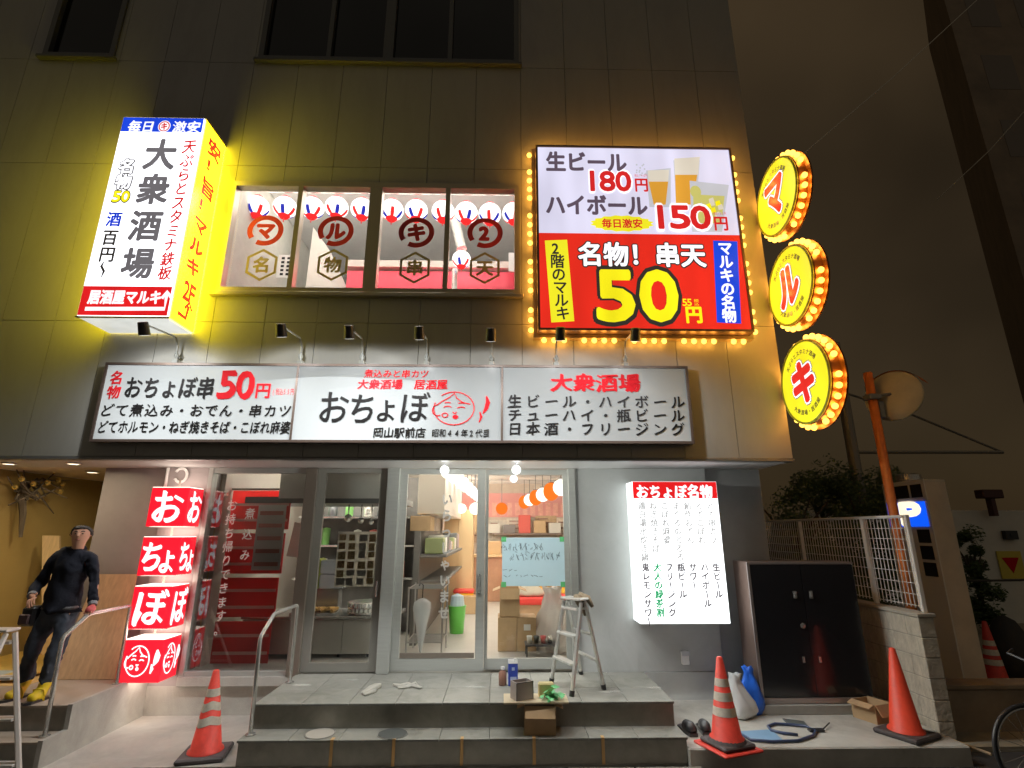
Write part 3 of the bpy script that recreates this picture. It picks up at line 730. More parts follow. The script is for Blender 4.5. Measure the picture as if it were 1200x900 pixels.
for c, x, y, s_ in (('お', 391, 477, 40), ('ち', 425, 478, 38), ('ょ', 453, 478, 34), ('ぼ', 486, 477, 38)): f.text('ink', c, x, y, s_ * .95, s_ * 1.04, bold=.012, brush=True)
cx, cy = f.px(532, 478.5); okame(f, 'red', cx, cy, .46, .40, .011)
f.text('ink', '岡山駅前店', 468, 507, 62, 12.5, bold=.018, brush=True); f.text('ink', '昭和44年2代目', 540, 507.5, 68, 10, bold=.012, brush=True)
f.text('red', '大衆酒場', 697.7, 448.7, 106, 22, bold=.035, brush=True)
for t, y in (('生ビール・ハイボール', 470.7), ('チューハイ・瓶ビール', 486.7), ('日本酒・フリージング', 502.7)): f.text('ink', t, 699, y, 212, 16, bold=.02, brush=True, gap=1.25)
f.build(ss, {}, {'red': redink, 'ink': ink})

# ---- arm spotlights above it
labs = ['arm spotlight in front of the underside of the projecting sign', 'arm spotlight below the left end of the second floor window', 'arm spotlight under the second pane of the second floor window',
        'arm spotlight under the third pane of the second floor window', 'arm spotlight midway between the second floor window and the billboard', 'arm spotlight in front of the left end of the billboard bulbs', 'arm spotlight in front of the middle of the billboard bulbs']
lampb = mat('lamp_housing', (.05, .05, .05), .4, .5)
for (bx, by), (hx, hy), lb in zip(((207, 418), (352, 422), (424, 423), (500, 424), (576, 425), (652, 426), (733, 427)), ((163, 383), (327, 385), (408, 387), (490, 388), (575, 390), (656, 389), (744, 390)), labs):
    q = at(bx, by, -.87); x = q.x; hd = at(hx, hy, -1.42); z1 = hd.z; x2 = hd.x * .55 + x * .45
    sp = thing('arm_spotlight', lb, 'spotlight', (x, -.87, QZ1), group='arm spotlights above the shop signboard')
    part('bracket', sp, alu, lambda b: [b.box((x - .03, -.895, QZ1 + .002), (x + .03, UY - .003, QZ1 + .05), .004), b.ring_tube([(x, -.87, QZ1 + .05), (x - .025, -.88, QZ1 + .10), (x, -.885, QZ1 + .15), (x + .025, -.88, QZ1 + .10), (x + .002, -.87, QZ1 + .052)], .008, 6)])
    part('arm', sp, alu, lambda b: b.ring_tube([(x, -.87, QZ1 + .05), (x, -.885, QZ1 + .22), (x, -.95, QZ1 + .30), (x2, -1.40, z1 + .035)], .011, 8))
    H = V((x2, -1.42, z1)); dr = (V((x, BSY, QZ1 - .95)) - H).normalized()
    part('lamp_head', sp, lampb, lambda b: [b.ring_tube([H - dr * .055, H - dr * .05, H + dr * .085, H + dr * .09], [.03, .05, .058, .058], 16, cap=True)])
    part('lamp_lens', sp, emis('spot_lens', (1, .97, .92), 30, False), lambda b: b.ring_tube([H + dr * .092, H + dr * .0925], [.05, .001], 14, cap=False))
    ld = bpy.data.lights.new('spot_lamp', 'SPOT'); ld.energy = 64; ld.spot_size = R(172); ld.spot_blend = 1.0; ld.color = (.95, .98, 1); ld.shadow_soft_size = .05
    lo = bpy.data.objects.new('spot_lamp', ld); col.objects.link(lo); lo.parent = sp; lo.location = H + dr * .11 - sp.location
    lo.rotation_euler = dr.to_track_quat('-Z', 'Y').to_euler()

# ---- box sign right of the doors
KY = -.30; KX0, KX1, KZ0, KZ1 = 1.60, 2.635, .98, 2.58
ks = thing('menu_box_sign', 'white backlit menu box sign with a red header on the grey wall', 'sign', ((KX0 + KX1) / 2, 0, KZ0))
part('front_panel', ks, s_white2, lambda b: b.box((KX0 + .004, KY, KZ0), (KX1, KY + .02, KZ1)))
part('side_panel', ks, backlit('sign_white_side', (.90, .98, 1.0), 1.1), lambda b: b.box((KX0, KY + .022, KZ0 + .002), (KX0 + .02, -.003, KZ1 - .002)))
part('casing', ks, mat('sign_case_grey', (.5, .52, .52), .4), lambda b: [b.box((KX0 + .022, KY + .024, KZ0 + .004), (KX1 - .004, -.004, KZ1 - .004))])
f = Face((0, KY, 0), (1, 0, 0), (0, 0, 1))
f.poly('sred', [(KX0 + .006, 2.38), (KX1 - .002, 2.38), (KX1 - .002, KZ1 - .002), (KX0 + .006, KZ1 - .002)])
f.text('white', 'おちょぼ名物', 790, 576, 90, 17, bold=.045, brush=True)
up_c = ['どて串カツ', 'どてこぼれ', '創作おでん', 'まぐろのとろろ', 'こぼれ麻婆', 'ねぎ焼きそば', '鶏白湯水炊き鍋']
lo_c = ['生ビール', 'ハイボール', 'サワー', '瓶ビール', 'フリージング', '大人の緑茶割', '鬼レモンサワー']
for i in range(7):
    x = 2.535 - i * .139
    h = len(up_c[i]) * .098; f.textm('grayl', up_c[i], x, 2.34 - h / 2, .092, h, 'V', .035, True)
    h = len(lo_c[i]) * .098; f.textm('green' if i == 5 else 'gray', lo_c[i], x, 1.64 - h / 2, .096, h, 'V', .042, True)
PM['grayl'] = backlit('print_pale_grey', (.42, .42, .42), 0.533, sample=False)
f.build(ks, {'sred': 'header_panel'}, PM)
f = Face((KX0 - .001, 0, 0), (0, -1, 0), (0, 0, 1))
f.stroke('gray', [(.12, 1.45), (.135, 1.35), (.16, 1.24)], [.01, .03, .02], .002); f.stroke('red', [(.16, 1.24), (.18, 1.15), (.20, 1.08)], [.02, .035, .01], .002)
f.stroke('gray', [(.24, 1.32), (.23, 1.2), (.20, 1.08)], [.006, .012, .006], .002)
f.textm('grayl', 'おちょぼ', .15, 2.0, .08, .4, 'V', .01, True, .002)
f.build(ks, {}, PM)

# ---- stacked red lantern boxes at the left of the window
CX0, CX1, CYF = -4.10, -3.665, -.385
redlab = ['topmost glowing red box, with one big white letter', 'second glowing red box from the top, with two white letters', 'third glowing red box from the top, with one white letter', 'lowest glowing red box, with a smiling face drawn on it']
rb_face = backlit('lantern_red', (.95, .012, .03), 0.506)
for i, (y0, y1, t) in enumerate(((570.5, 617, 'お'), (628.7, 674.7, 'ちょ'), (686.5, 737.6, 'ぼ'), (749, 800.6, None))):
    z1, z0 = at(180, y0, CYF).z, at(180, y1, CYF).z
    lb = thing('red_box_lantern', redlab[i], 'lantern', ((CX0 + CX1) / 2, -.2, z0), group='red box lanterns stacked beside the window')
    part('shade', lb, rb_face, lambda b: b.box((CX0, CYF, z0), (CX1, -.06, z1 - .006), .008))
    part('cap', lb, emis('lantern_inner_light', (1, .80, .68), 8), lambda b: b.box((CX0 + .006, CYF + .006, z1 - .005), (CX1 - .006, -.065, z1)))
    part('base', lb, emis('lantern_inner_light', (1, .80, .68), 8), lambda b: b.box((CX0 + .03, CYF + .03, z0 - .004), (CX1 - .03, -.09, z0 - .001)))
    part('hanger', lb, brz, lambda b: b.cyl(((CX0 + CX1) / 2, -.22, z1), ((CX0 + CX1) / 2, -.22, z1 + .10), .012, 8))
    f1 = Face((0, CYF - .001, 0), (1, 0, 0), (0, 0, 1)); f2 = Face((CX1 + .001, 0, 0), (0, 1, 0), (0, 0, 1)); zm = (z0 + z1) / 2; H = z1 - z0
    for f, cx in ((f1, (CX0 + CX1) / 2), (f2, -.22)):
        W = .40 if f is f1 else .30
        if t == 'ちょ':
            f.char('white', 'ち', cx - W * .2, zm, W * .72, H * .85, .03, True); f.char('white', 'ょ', cx + W * .26, zm - .03, W * .62, H * .8, .03, True)
        elif t: f.char('white', t, cx, zm, W * .95, H * .92, .03, True)
        else: okame(f, 'white', cx - W * .1, zm, W * .62, H * .72, .014)
        f.build(lb, {}, PM)

for (px, py, lb) in ((521, 551, 'bare bright bulb hanging from the soffit in front of the sliding door'), (605, 550.5, 'bare bright bulb hanging from the soffit in front of the fixed right door')):
    q = at(px, py, -.52)
    t = thing('hanging_bulb', lb, 'lamp', (q.x, -.52, q.z - .05), group='bare bulbs under the soffit')
    part('globe', t, emis('bare_bulb', (.97, 1.0, .95), 430), lambda b: b.ball(q, .055, 14, 10), smooth=True)
    part('cord', t, black, lambda b: [b.cyl((q.x, -.52, q.z + .05), (q.x, -.52, 2.769), .006, 6), b.cyl((q.x, -.52, q.z + .045), (q.x, -.52, q.z + .075), .02, 10)])

# ---- window lettering downstairs
f = Face((0, .027, 0), (1, 0, 0), (0, 0, 1))
for i, c in enumerate('お持ち帰りできます。'): f.text('w', c, 272 - 15 * i / 9, 592 + 146 * i / 9, 12.5, 14, bold=.012, k=0, brush=True)
for i, c in enumerate('煮込み'): f.text('w', c, 293 - 3 * i, 602 + 24 * i, 12, 14, bold=.015, k=0, brush=True)
f.build(swA, {}, {'w': whitevinyl})
f = Face((0, .049, 0), (1, 0, 0), (0, 0, 1))
for i, c in enumerate('いらっしゃいませ'): f.text('w', c, 524 - 4 * i / 7, 585 + 133 * i / 7, 13, 15.5, bold=.035, k=0)
f.build(dC, {}, {'w': whitevinyl})

# ================================================================== THINGS ON AND ROUND THE STEPS
def handrail(x, label):
    t = thing('handrail', label, 'handrail', (x, -1.0, TZ), group='steel step handrails')
    part('rail', t, inox, lambda b: b.ring_tube([(x, -1.26, TZ + .012), (x, -1.29, 1.0), (x, -1.275, 1.04), (x, -1.03, 1.19), (x, -.99, 1.20), (x, -.42, 1.20), (x, -.39, 1.19), (x, -.385, DZ + .012)], .019, 12), smooth=True)
    part('base_flange', t, inox, lambda b: b.lathe([(.045, TZ + .002), (.045, TZ + .012), (.02, TZ + .014)], (x, -1.26, 0)))
    part('base_flange', t, inox, lambda b: b.lathe([(.045, DZ + .002), (.045, DZ + .012), (.02, DZ + .014)], (x, -.385, 0)))
handrail(-4.10, 'bent steel handrail on the side steps held by the standing man')
handrail(-2.262, 'bent steel handrail at the left edge of the landing in front of the glass')

def cone(loc, label, kind, rz=0., h=.70):
    t = thing('traffic_cone', label, 'traffic cone', loc, rz, 'traffic cones in front of the shop')
    red = coneor if kind == 'plain' else conered
    def base(b):
        b.box((-.19, -.19, 0), (.19, .19, .03), .01)
    if kind == 'double':
        part('foot', t, conered, lambda b: b.box((-.21, -.21, 0), (.21, .21, .022), .008), True)
        part('base_weight', t, conebase, lambda b: [b.box((-.17, -.17, .0235), (.17, .17, .06), .012), b.lathe([(.165, .061), (.15, .085), (.13, .088)], n=24)], True)
    else:
        part('base_weight', t, conebase, lambda b: b.box((-.20, -.20, 0), (.20, .20, .045), .014), True)
    z0 = .046 if kind != 'double' else .07
    r = lambda z: .135 + (.026 - .135) * (z - z0) / (h - z0)
    part('body', t, red, lambda b: b.lathe([(.155, z0), (.15, z0 + .015), (r(z0 + .03), z0 + .03), (r(h - .01), h - .01), (r(h) * .7, h), (.001, h)], n=32, cap=False), True, True)
    if kind != 'plain':
        for a_, b_ in ((.50, .565), (.385, .455), (.265, .335)):
            def band_(b):
                n = 32; vs = []; fs = []
                for zz in (a_, b_):
                    for k in range(n):
                        an = 2 * pi * k / n
                        dz = (.03 * (abs(((an / (2 * pi)) * 3 + .6) % 1 - .5) * 2 - .5)) if kind == 'chevron' and a_ < .45 else 0
                        rr = r(zz + dz) + .0016; vs.append((rr * cos(an), rr * sin(an), zz + dz))
                fs = [(k, (k + 1) % n, n + (k + 1) % n, n + k) for k in range(n)]
                b.raw(vs, fs)
            part('reflective_band', t, conew, band_, True, True)
    return t
p = gz(240, 886, 0); cone((p.x, p.y, 0.0), 'red cone with pale slanted bands standing on the paving left of the steps', 'chevron', R(12), .72)
p = gz(853, 876, .13); cone((p.x, p.y, .13), 'red cone with pale level bands beside the black shoes', 'double', R(20), .74)
p = gz(1063, 862, .13); cone((p.x, p.y, .13), 'plain orange red cone without bands by the block wall', 'plain', R(25), .76)

# stepladder by the doors
def stepladder(name, label, P0, P1, Q0, Q1, top0, top1, btop0, btop1, steps, m_, group):
    c = (V(P0) + V(P1) + V(Q0) + V(Q1)) / 4
    t = thing(name, label, 'stepladder', (c.x, c.y, min(V(P0).z, V(Q0).z)), group=group)
    def rail_(b, a, e, r=.022): b.ring_tube([a, e], r, 6)
    for a, e in ((P0, top0), (P1, top1), (Q0, btop0), (Q1, btop1)):
        lg = part('leg', t, m_, lambda b: rail_(b, a, e))
        d = (V(e) - V(a)).normalized(); part('foot', lg, black, lambda b: b.ring_tube([V(a) - d * .002, V(a) + d * .05], .027, 8))
    for s_ in steps:
        for A0, A1, T0, T1, dp in ((P0, P1, top0, top1, .045), (Q0, Q1, btop0, btop1, .02)):
            a = V(A0).lerp(V(T0), s_); e = V(A1).lerp(V(T1), s_)
            def tr(b):
                n = (e - a); n.normalize(); z = V((0, 0, 1)); y = z.cross(n)
                M = Matrix((n, y, z)).transposed().to_4x4(); M.translation = (a + e) / 2; L = (e - a).length / 2 - .012
                b.box((-L, -dp, -.012), (L, dp, .012), .004, M)
            part('tread', t, m_, tr)
    def cap_(b):
        a, e = V(top0), V(top1); n = (e - a).normalized(); z = V((0, 0, 1)); y = z.cross(n); M = Matrix((n, y, z)).transposed().to_4x4()
        M.translation = (a + e + V(btop0) + V(btop1)) / 4 + V((0, 0, .028)); L = (e - a).length / 2 + .02; b.box((-L, -.075, -.012), (L, .075, .012), .006, M)
    part('top_cap', t, m_, cap_)
    return t
A = gz(646, 800, DZ); B_ = gz(670, 816, DZ); C_ = gz(681, 790, DZ); D_ = gz(708, 808, DZ)
tA, tB = V((.70, -.62, 1.27)), V((.86, -.80, 1.27)); off = V((.05, .045, 0))
sl = stepladder('stepladder', 'grey aluminium stepladder standing open on the landing by the right door', A, B_, C_, D_, tA, tB, tA + off, tB + off, (.32, .62, .92), alul, 'aluminium stepladders')
solo('work_glove', mat('brown_rag', (.22, .17, .11), .9, bump=.4, bscale=30), 'crumpled brown work rag hanging over the top of the stepladder on the landing', 'rag',
     lambda b: [b.ring_tube([(.80 + .03 * k, -.70 + .02 * sin(3 * k), 1.322 - .012 * k * k) for k in range(5)], [.02, .04, .05, .04, .02], 8), b.ring_tube([(.86, -.66, 1.34), (.95, -.70, 1.30), (.99, -.74, 1.22)], [.025, .035, .02], 8)], smooth=True)
stepladder('stepladder', 'pale stepladder cut by the left edge beside the side steps', V((-4.98, -1.50, -.03)), V((-4.06, -1.50, -.03)), V((-4.95, -2.25, -.03)), V((-4.12, -2.25, -.03)),
           V((-4.78, -1.52, 1.12)), V((-4.36, -1.52, 1.12)), V((-4.77, -1.60, 1.12)), V((-4.37, -1.60, 1.12)), (.1, .40, .68, .93), mat('pale_ladder_paint', (.74, .70, .66), .35, .4), 'aluminium stepladders')

def carton(label, x, y, z, w_, d, h, rz=0, open_=False, group=None, m_=None, name='cardboard_box'):
    t = thing(name, label, 'box', (x, y, z), rz, group); mm = m_ or card
    part('body', t, mm, lambda b: b.box((-w_ / 2, -d / 2, .001), (w_ / 2, d / 2, h), .004) if not open_ else [
        b.box((-w_ / 2, -d / 2, .001), (w_ / 2, d / 2, .008)), b.box((-w_ / 2, -d / 2, .009), (w_ / 2, -d / 2 + .006, h)), b.box((-w_ / 2, d / 2 - .006, .009), (w_ / 2, d / 2, h)),
        b.box((-w_ / 2, -d / 2 + .007, .009), (-w_ / 2 + .006, d / 2 - .007, h)), b.box((w_ / 2 - .006, -d / 2 + .007, .009), (w_ / 2, d / 2 - .007, h))], True)
    if open_:
        for sx in (-1, 1):
            part('flap', t, mm, lambda b: b.prism([(sx * w_ / 2, h + .001), (sx * (w_ / 2 + d * .28), h - d * .10), (sx * (w_ / 2 + d * .28), h - d * .10 + .005), (sx * w_ / 2, h + .007)], -d / 2 + .01, d / 2 - .01, 'y'), True)
        part('flap', t, mm, lambda b: b.prism([(-d / 2, h), (-d / 2 - d * .2, h - d * .36), (-d / 2 - d * .2 - .005, h - d * .355), (-d / 2 - .005, h + .004)], -w_ / 2 + .01, w_ / 2 - .01, 'x'), True)
    else:
        part('packing_tape', t, mat('packing_tape', (.46, .33, .16), .2), lambda b: [b.box((-w_ / 2 - .001, -.025, h * .75), (w_ / 2 + .001, .025, h + .0012)), ], True)
    return t
# box on the lower step
p = gz(634, 862, TZ); cbx = carton('open cardboard box on the lower step with things piled over it', p.x, p.y + .12, TZ, .29, .24, .235, R(-3), True)
bt = TZ + .245
solo('wooden_board', mat('pale_board', (.60, .50, .34), .6, var=.1), 'pale board laid across the open cardboard box on the lower step', 'board', lambda b: b.box((p.x - .34, p.y - .02, bt + .012), (p.x + .26, p.y + .26, bt + .03), .003))
t = thing('folded_box', 'small grey folded box on the board over the lower step', 'box', (p.x - .17, p.y + .10, bt + .031), R(28))
part('panel', t, mat('grey_card', (.24, .21, .20), .6), lambda b: [b.box((-.09, -.06, 0), (.09, -.052, .15)), b.box((-.09, .052, 0), (.09, .06, .15)), b.box((-.09, -.051, 0), (-.082, .051, .15)), b.box((.082, -.051, 0), (.09, .051, .15)), b.box((-.081, -.051, 0), (.081, .051, .006))], True)
part('edge_trim', t, mat('dark_edge', (.05, .04, .04), .5), lambda b: [b.box((-.092, -.0625, .0), (-.085, -.061, .15)), b.box((.085, -.0625, 0), (.092, -.061, .15)), b.box((-.0845, -.0625, .143), (.0845, -.061, .15))], True)
solo('paper_bag', mat('kraft_yellow', (.50, .42, .20), .8), 'small yellowish paper pack beside the green bundle on the board', 'bag', lambda b: b.box((p.x - .01, p.y + .12, bt + .031), (p.x + .14, p.y + .20, bt + .15), .012))
def blob(b, c, r, n=26, s=1, flat=1.):
    rnd = random.Random(s)
    for i in range(n):
        q = V((rnd.gauss(0, .45), rnd.gauss(0, .45), rnd.gauss(0, .45) * flat)) * r; q.z = abs(q.z); e = r * rnd.uniform(.25, .5)
        an = rnd.uniform(0, 6.3); u_ = V((cos(an), sin(an), rnd.uniform(-.6, .6))).normalized(); v_ = V((-sin(an), cos(an), rnd.uniform(-.6, .6))).normalized()
        m_ = V(c) + q; b.face([m_ - u_ * e, m_ + v_ * e * .5, m_ + u_ * e, m_ - v_ * e * .6])
solo('green_bundle', mat('green_plastic', (.10, .42, .16), .4), 'green crumpled plastic bundle on the board over the lower step', 'bundle', lambda b: blob(b, (p.x + .12, p.y + .06, bt + .034), .10, 40, 3))
# bottle and carton
q = gz(589, 803, DZ)
t = thing('brown_bottle', 'small brown bottle with a pale cap beside the blue carton', 'bottle', (q.x, q.y, DZ))
part('body', t, mat('brown_bottle', (.20, .10, .07), .3), lambda b: b.lathe([(.040, .001), (.043, .01), (.043, .12), (.02, .145), (.018, .15)], n=20), True, True)
part('cap', t, white, lambda b: b.lathe([(.022, .151), (.022, .18), (.001, .181)], n=16), True)
q = gz(601, 803, DZ)
t = thing('blue_carton', 'tall blue and white drink carton standing on the landing', 'carton', (q.x, q.y, DZ), R(4))
part('body', t, mat('carton_blue', (.02, .05, .35), .4, var=.2, vscale=30), lambda b: b.box((-.05, -.04, .001), (.05, .04, .215), .004), True)
part('label_panel', t, mat('carton_label', (.35, .42, .62), .4), lambda b: [b.box((-.03, -.042, .03), (.035, -.0405, .09)), b.box((-.015, -.042, .15), (.015, -.0405, .18))], True)
part('lid', t, white, lambda b: [b.prism([(-.04, .216), (.04, .216), (.012, .25), (-.012, .25)], -.05, .05, 'x'), b.lathe([(.015, .23), (.015, .265), (.001, .266)], (.022, -.02, 0), n=12)], True)
# cloths on the landing
def cloth(b, pts, r): b.ring_tube([gz(x, y, DZ + r * .6) for x, y in pts], [r * k for k in [.5] + [1] * (len(pts) - 2) + [.6]], 7)
solo('white_glove', mat('white_cloth', (.62, .60, .54), .9, var=.08, bump=.4, bscale=40), 'white rolled cloth lying on the landing, the one nearest the kitchen door', 'cloth', lambda b: [cloth(b, [(425, 812), (433, 808), (440, 805), (446, 803)], .035), cloth(b, [(427, 814), (436, 810), (441, 809)], .025)], smooth=True)
solo('white_glove', MATS['white_cloth'], 'white flattened crumpled cloth lying on the landing before the sliding door', 'cloth', lambda b: [cloth(b, [(461, 802), (469, 804), (478, 802), (494, 806)], .022), cloth(b, [(466, 806), (477, 805), (487, 801), (490, 804)], .02)], smooth=True)
# floor plates
for (x, y), m_, lb in (((375, 860), mat('plate_pale', (.52, .50, .45), .5, var=.05), 'round pale cover plate set in the lower step'), ((460, 860), mat('plate_dark', (.07, .075, .07), .45, .5, var=.15, vscale=20), 'round dark metal cover plate set in the lower step')):
    q = gz(x, y, TZ)
    t = thing('cover_plate', lb, 'cover plate', (q.x, q.y, TZ), group='round cover plates in the step')
    part('disc', t, m_, lambda b: b.lathe([(.128, .0015), (.126, .006), (.001, .0062)], n=32), True)
    part('ring', t, mat('plate_ring', (.25, .24, .22), .4, .6), lambda b: b.lathe([(.138, .0015), (.138, .005), (.130, .005), (.130, .0015)], n=32, cap=False), True)
# tape tags on the lower riser
tape = mat('tan_tape', (.50, .29, .10), .6)
for (x, lb) in ((388, 'tan strip on the lower riser under the pale cover plate'), (461, 'tan strip on the lower riser under the dark cover plate'), (541, 'tan strip on the lower riser left of the cardboard box'), (626, 'tan strip on the lower riser below the cardboard box'), (707, 'tan strip on the lower riser right of the cardboard box')):
    q = at(x, 885, -1.384)
    solo('tape_strip', tape, lb, 'tape', lambda b: [b.box((q.x - .014, -1.396, .004), (q.x + .014, -1.3935, TZ + .0035)), b.box((q.x - .014, -1.393, TZ + .0012), (q.x + .014, -1.34, TZ + .0035))], 'tan tape strips on the lower step')
# outlet on the wall
t = thing('wall_outlet', 'small white weatherproof outlet box low on the grey wall', 'outlet', (at(802, 770, 0).x, 0, at(802, 778, 0).z))
part('cover', t, white, lambda b: b.box((-.045, -.05, .0), (.045, -.003, .14), .008), True)
part('hood', t, mat('outlet_grey', (.5, .5, .5), .4), lambda b: b.prism([(-.07, .10), (-.052, .141), (-.003, .141), (-.003, .145), (-.055, .146), (-.074, .10)], -.046, .046, 'x'), True)

# ================================================================== RIGHT SIDE YARD
t = thing('storage_cabinet', 'big black two door storage cabinet with brown sides beside the building', 'cabinet', (3.42, -.35, .21))
kx0, kx1, kz0, kz1, ky = 2.80, 4.02, .225, 1.66, -.52
part('plinth', t, mat('cabinet_plinth', (.30, .29, .26), .8, var=.1), lambda b: b.box((2.72, -.56, .131), (4.2, .3, .222), .006))
part('body', t, mat('cabinet_brown', (.16, .11, .09), .35, .5), lambda b: b.box((kx0, ky + .02, kz0), (kx1, -.15, kz1), .004))
part('frame', t, mat('cabinet_trim', (.35, .30, .28), .3, .7), lambda b: [b.box((kx0, ky - .004, kz0 + .06), (kx0 + .03, ky + .018, kz1 - .002)), b.box((kx0 + .032, ky - .004, kz1 - .025), (kx1, ky + .018, kz1 - .002)), b.box((kx0, ky - .01, kz0), (kx1, ky + .018, kz0 + .055), .004)])
blk = mat('cabinet_door_black', (.012, .012, .014), .16, spec=.6)
mid = (kx0 + kx1) / 2 + .0
for x0, x1, hx in ((kx0 + .034, mid - .002, mid - .10), (mid + .002, kx1 - .006, mid + .08)):
    dd = part('door', t, blk, lambda b: b.box((x0, ky, kz0 + .06), (x1, ky + .017, kz1 - .03), .003))
    part('handle', dd, inox, lambda b: [b.box((hx - .02, ky - .006, 1.27), (hx + .02, ky - .001, 1.35), .002), b.box((hx - .012, ky - .02, 1.285), (hx + .012, ky - .007, 1.335), .003)])
    part('latch', dd, inox, lambda b: b.box((hx - .012, ky - .006, .62), (hx + .014, ky - .001, .68), .002))
part('lock', t, inox, lambda b: b.lathe([(.001, ky - .012), (.028, ky - .010), (.028, ky - .001)], (mid - .06, 0, .99), 'y', 16))

def bag(name, m_, label, c, r, h, s):
    rnd = random.Random(s)
    def fn(b):
        prof = [(.001, 0), (.8, .0), (1.0, .12), (.95, .3), (.7, .55), (.42, .75), (.3, .88), (.40, 1.0), (.001, .97)]
        n = 22; vs = []; fs = []
        for rr, z in prof:
            for k in range(n):
                an = 2 * pi * k / n; q = rr * r * (1 + .16 * sin(3 * an + s) + .10 * sin(7 * an + 9 * z + s) + .06 * sin(13 * an - 14 * z)) if rr > .01 else .001
                vs.append((c[0] + q * cos(an) + .12 * r * sin(z * 5 + s), c[1] + q * sin(an) * .8, c[2] + .003 + z * h + (.03 * h * sin(4 * an + 3 * z + s) if 0 < z else 0)))
        for i in range(len(prof) - 1):
            for k in range(n): fs.append((i * n + k, i * n + (k + 1) % n, (i + 1) * n + (k + 1) % n, (i + 1) * n + k))
        b.raw(vs, fs)
    return solo(name, m_, label, 'bag', fn, smooth=True)
q = gz(870, 842, .13); bag('plastic_bag', mat('white_bag', (.66, .68, .68), .35, bump=.6, bscale=14), 'white plastic bag slumped behind the right striped cone', (q.x, q.y + .06, .13), .16, .40, 1)
q = gz(884, 838, .13); bag('plastic_bag', mat('blue_bag', (.02, .13, .62), .3, bump=.6, bscale=14), 'bright blue plastic bag standing in front of the black cabinet', (q.x, q.y + .07, .13), .145, .44, 4)
# shoes
for x, y, lb, rz in ((806, 858, 'black rubber sandal on the side paving, next to the steps', 10), (825, 857, 'black rubber sandal on the side paving, next to the striped cone', -4)):
    q = gz(x, y, .13); t = thing('sandal', lb, 'sandal', (q.x, q.y, .131), R(rz), 'pair of black sandals')
    part('sole', t, black, lambda b: b.prism([(-.045, -.13), (.03, -.14), (.052, -.05), (.04, .05), (.045, .12), (0, .145), (-.045, .12), (-.05, 0)], 0, .03, 'z'), True)
    part('upper', t, mat('sandal_upper', (.03, .03, .032), .4), lambda b: b.ring_tube([(0, -.125, .045), (0, -.06, .06), (0, .02, .055)], [.035, .052, .05], 12), True, True)
# hose, sheet, tools
hz = .145
solo('garden_hose', mat('hose_navy', (.03, .045, .10), .35), 'dark hose looped loosely on the side paving', 'hose', lambda b: b.ring_tube([gz(x, y, hz) for x, y in ((868, 860), (880, 867), (905, 869), (935, 868), (953, 862), (956, 857), (945, 851), (925, 849), (908, 848), (900, 851), (904, 856), (918, 859), (935, 861))], .013, 8), smooth=True)
solo('blue_sheet', mat('blue_sheet', (.16, .28, .42), .5, var=.1), 'folded pale blue plastic sheet under the hose on the side paving', 'sheet', lambda b: b.prism([(gz(x, y, .135).x, gz(x, y, .135).y) for x, y in ((866, 857), (904, 855), (917, 867), (884, 868))], .1315, .137, 'z'))
solo('flat_panel', mat('dark_panel', (.07, .08, .08), .4), 'small dark flat panel lying near the cabinet plinth', 'panel', lambda b: b.prism([(gz(x, y, .14).x, gz(x, y, .14).y) for x, y in ((917, 842), (942, 845), (947, 851), (924, 849))], .1315, .142, 'z'))
q = gz(963, 856, .14); q2 = gz(972, 847, .16)
solo('trowel', black, 'small dark tool with a thin rod lying by the hose', 'tool', lambda b: [b.ring_tube([q, q2], .006, 6), b.box((q.x - .13, q.y - .03, .132), (q.x + .02, q.y + .03, .155), .008)])
q = gz(1033, 848, .13); carton('small open cardboard box between the cabinet and the orange red cone', q.x, q.y + .12, .13, .24, .26, .17, R(20), True)
solo('wooden_stick', woodl, 'pale wooden stick lying on the ground beyond the plain cone', 'stick', lambda b: b.ring_tube([gz(1085, 856, .05), gz(1162, 884, .02)], .012, 6))

# block wall with mesh fence
bwt = thing('block_wall', 'pale textured block wall running back beside the cabinet', 'wall', (4.40, 1.0, 0))
part('blocks', bwt, mat('split_block', (.56, .51, .41), .9, var=.2, vscale=9, bump=1.0, bscale=30, stretch=(1, 2.5, 1), dirt=.4, dscale=2), lambda b: [b.box((4.305, y0 + .003, .19 * r_ + .003), (4.47, min(y0 + bl, 4.3) - .003, .19 * r_ + .187), .006) for r_ in range(6) for (y0, bl) in ([(-1.0 + .4 * k, .4) for k in range(13)] if r_ % 2 == 0 else [(-1.0, .2)] + [(-.8 + .4 * k, .4) for k in range(12)])])
part('core', bwt, mat('block_mortar', (.34, .31, .26), .95), lambda b: b.box((4.312, -.99, 0), (4.463, 4.3, 1.135)))
part('coping', bwt, mat('coping', (.38, .35, .29), .85, var=.1), lambda b: b.box((4.29, -1.015, 1.142), (4.485, 4.4, 1.18), .006))
mf = thing('mesh_fence', 'white wire mesh fence on top of the block wall', 'fence', (4.39, 1, 1.18))
FX = 4.40; wire = mat('fence_white', (.86, .85, .81), .35)
ys0, ys1 = -.93, 2.6
part('wire_panel', mf, wire, lambda b: [b.box((FX - .004, ys0 + .06 * k, 1.22), (FX + .004, ys0 + .06 * k + .006, 2.15)) for k in range(int((ys1 - ys0) / .06) + 1)] + [b.box((FX - .010, ys0, z), (FX - .0045, ys1, z + .007)) for z in [1.24 + .112 * k for k in range(9)]])
part('top_rail', mf, wire, lambda b: b.ring_tube([(FX - .012, ys0, 2.155), (FX - .012, ys1, 2.155)], .014, 8))
for y in (-.94, -.22, 1.2, 2.6): part('post', mf, wire, lambda b: b.box((FX + .006, y - .022, 1.182), (FX + .05, y + .022, 2.17), .004))

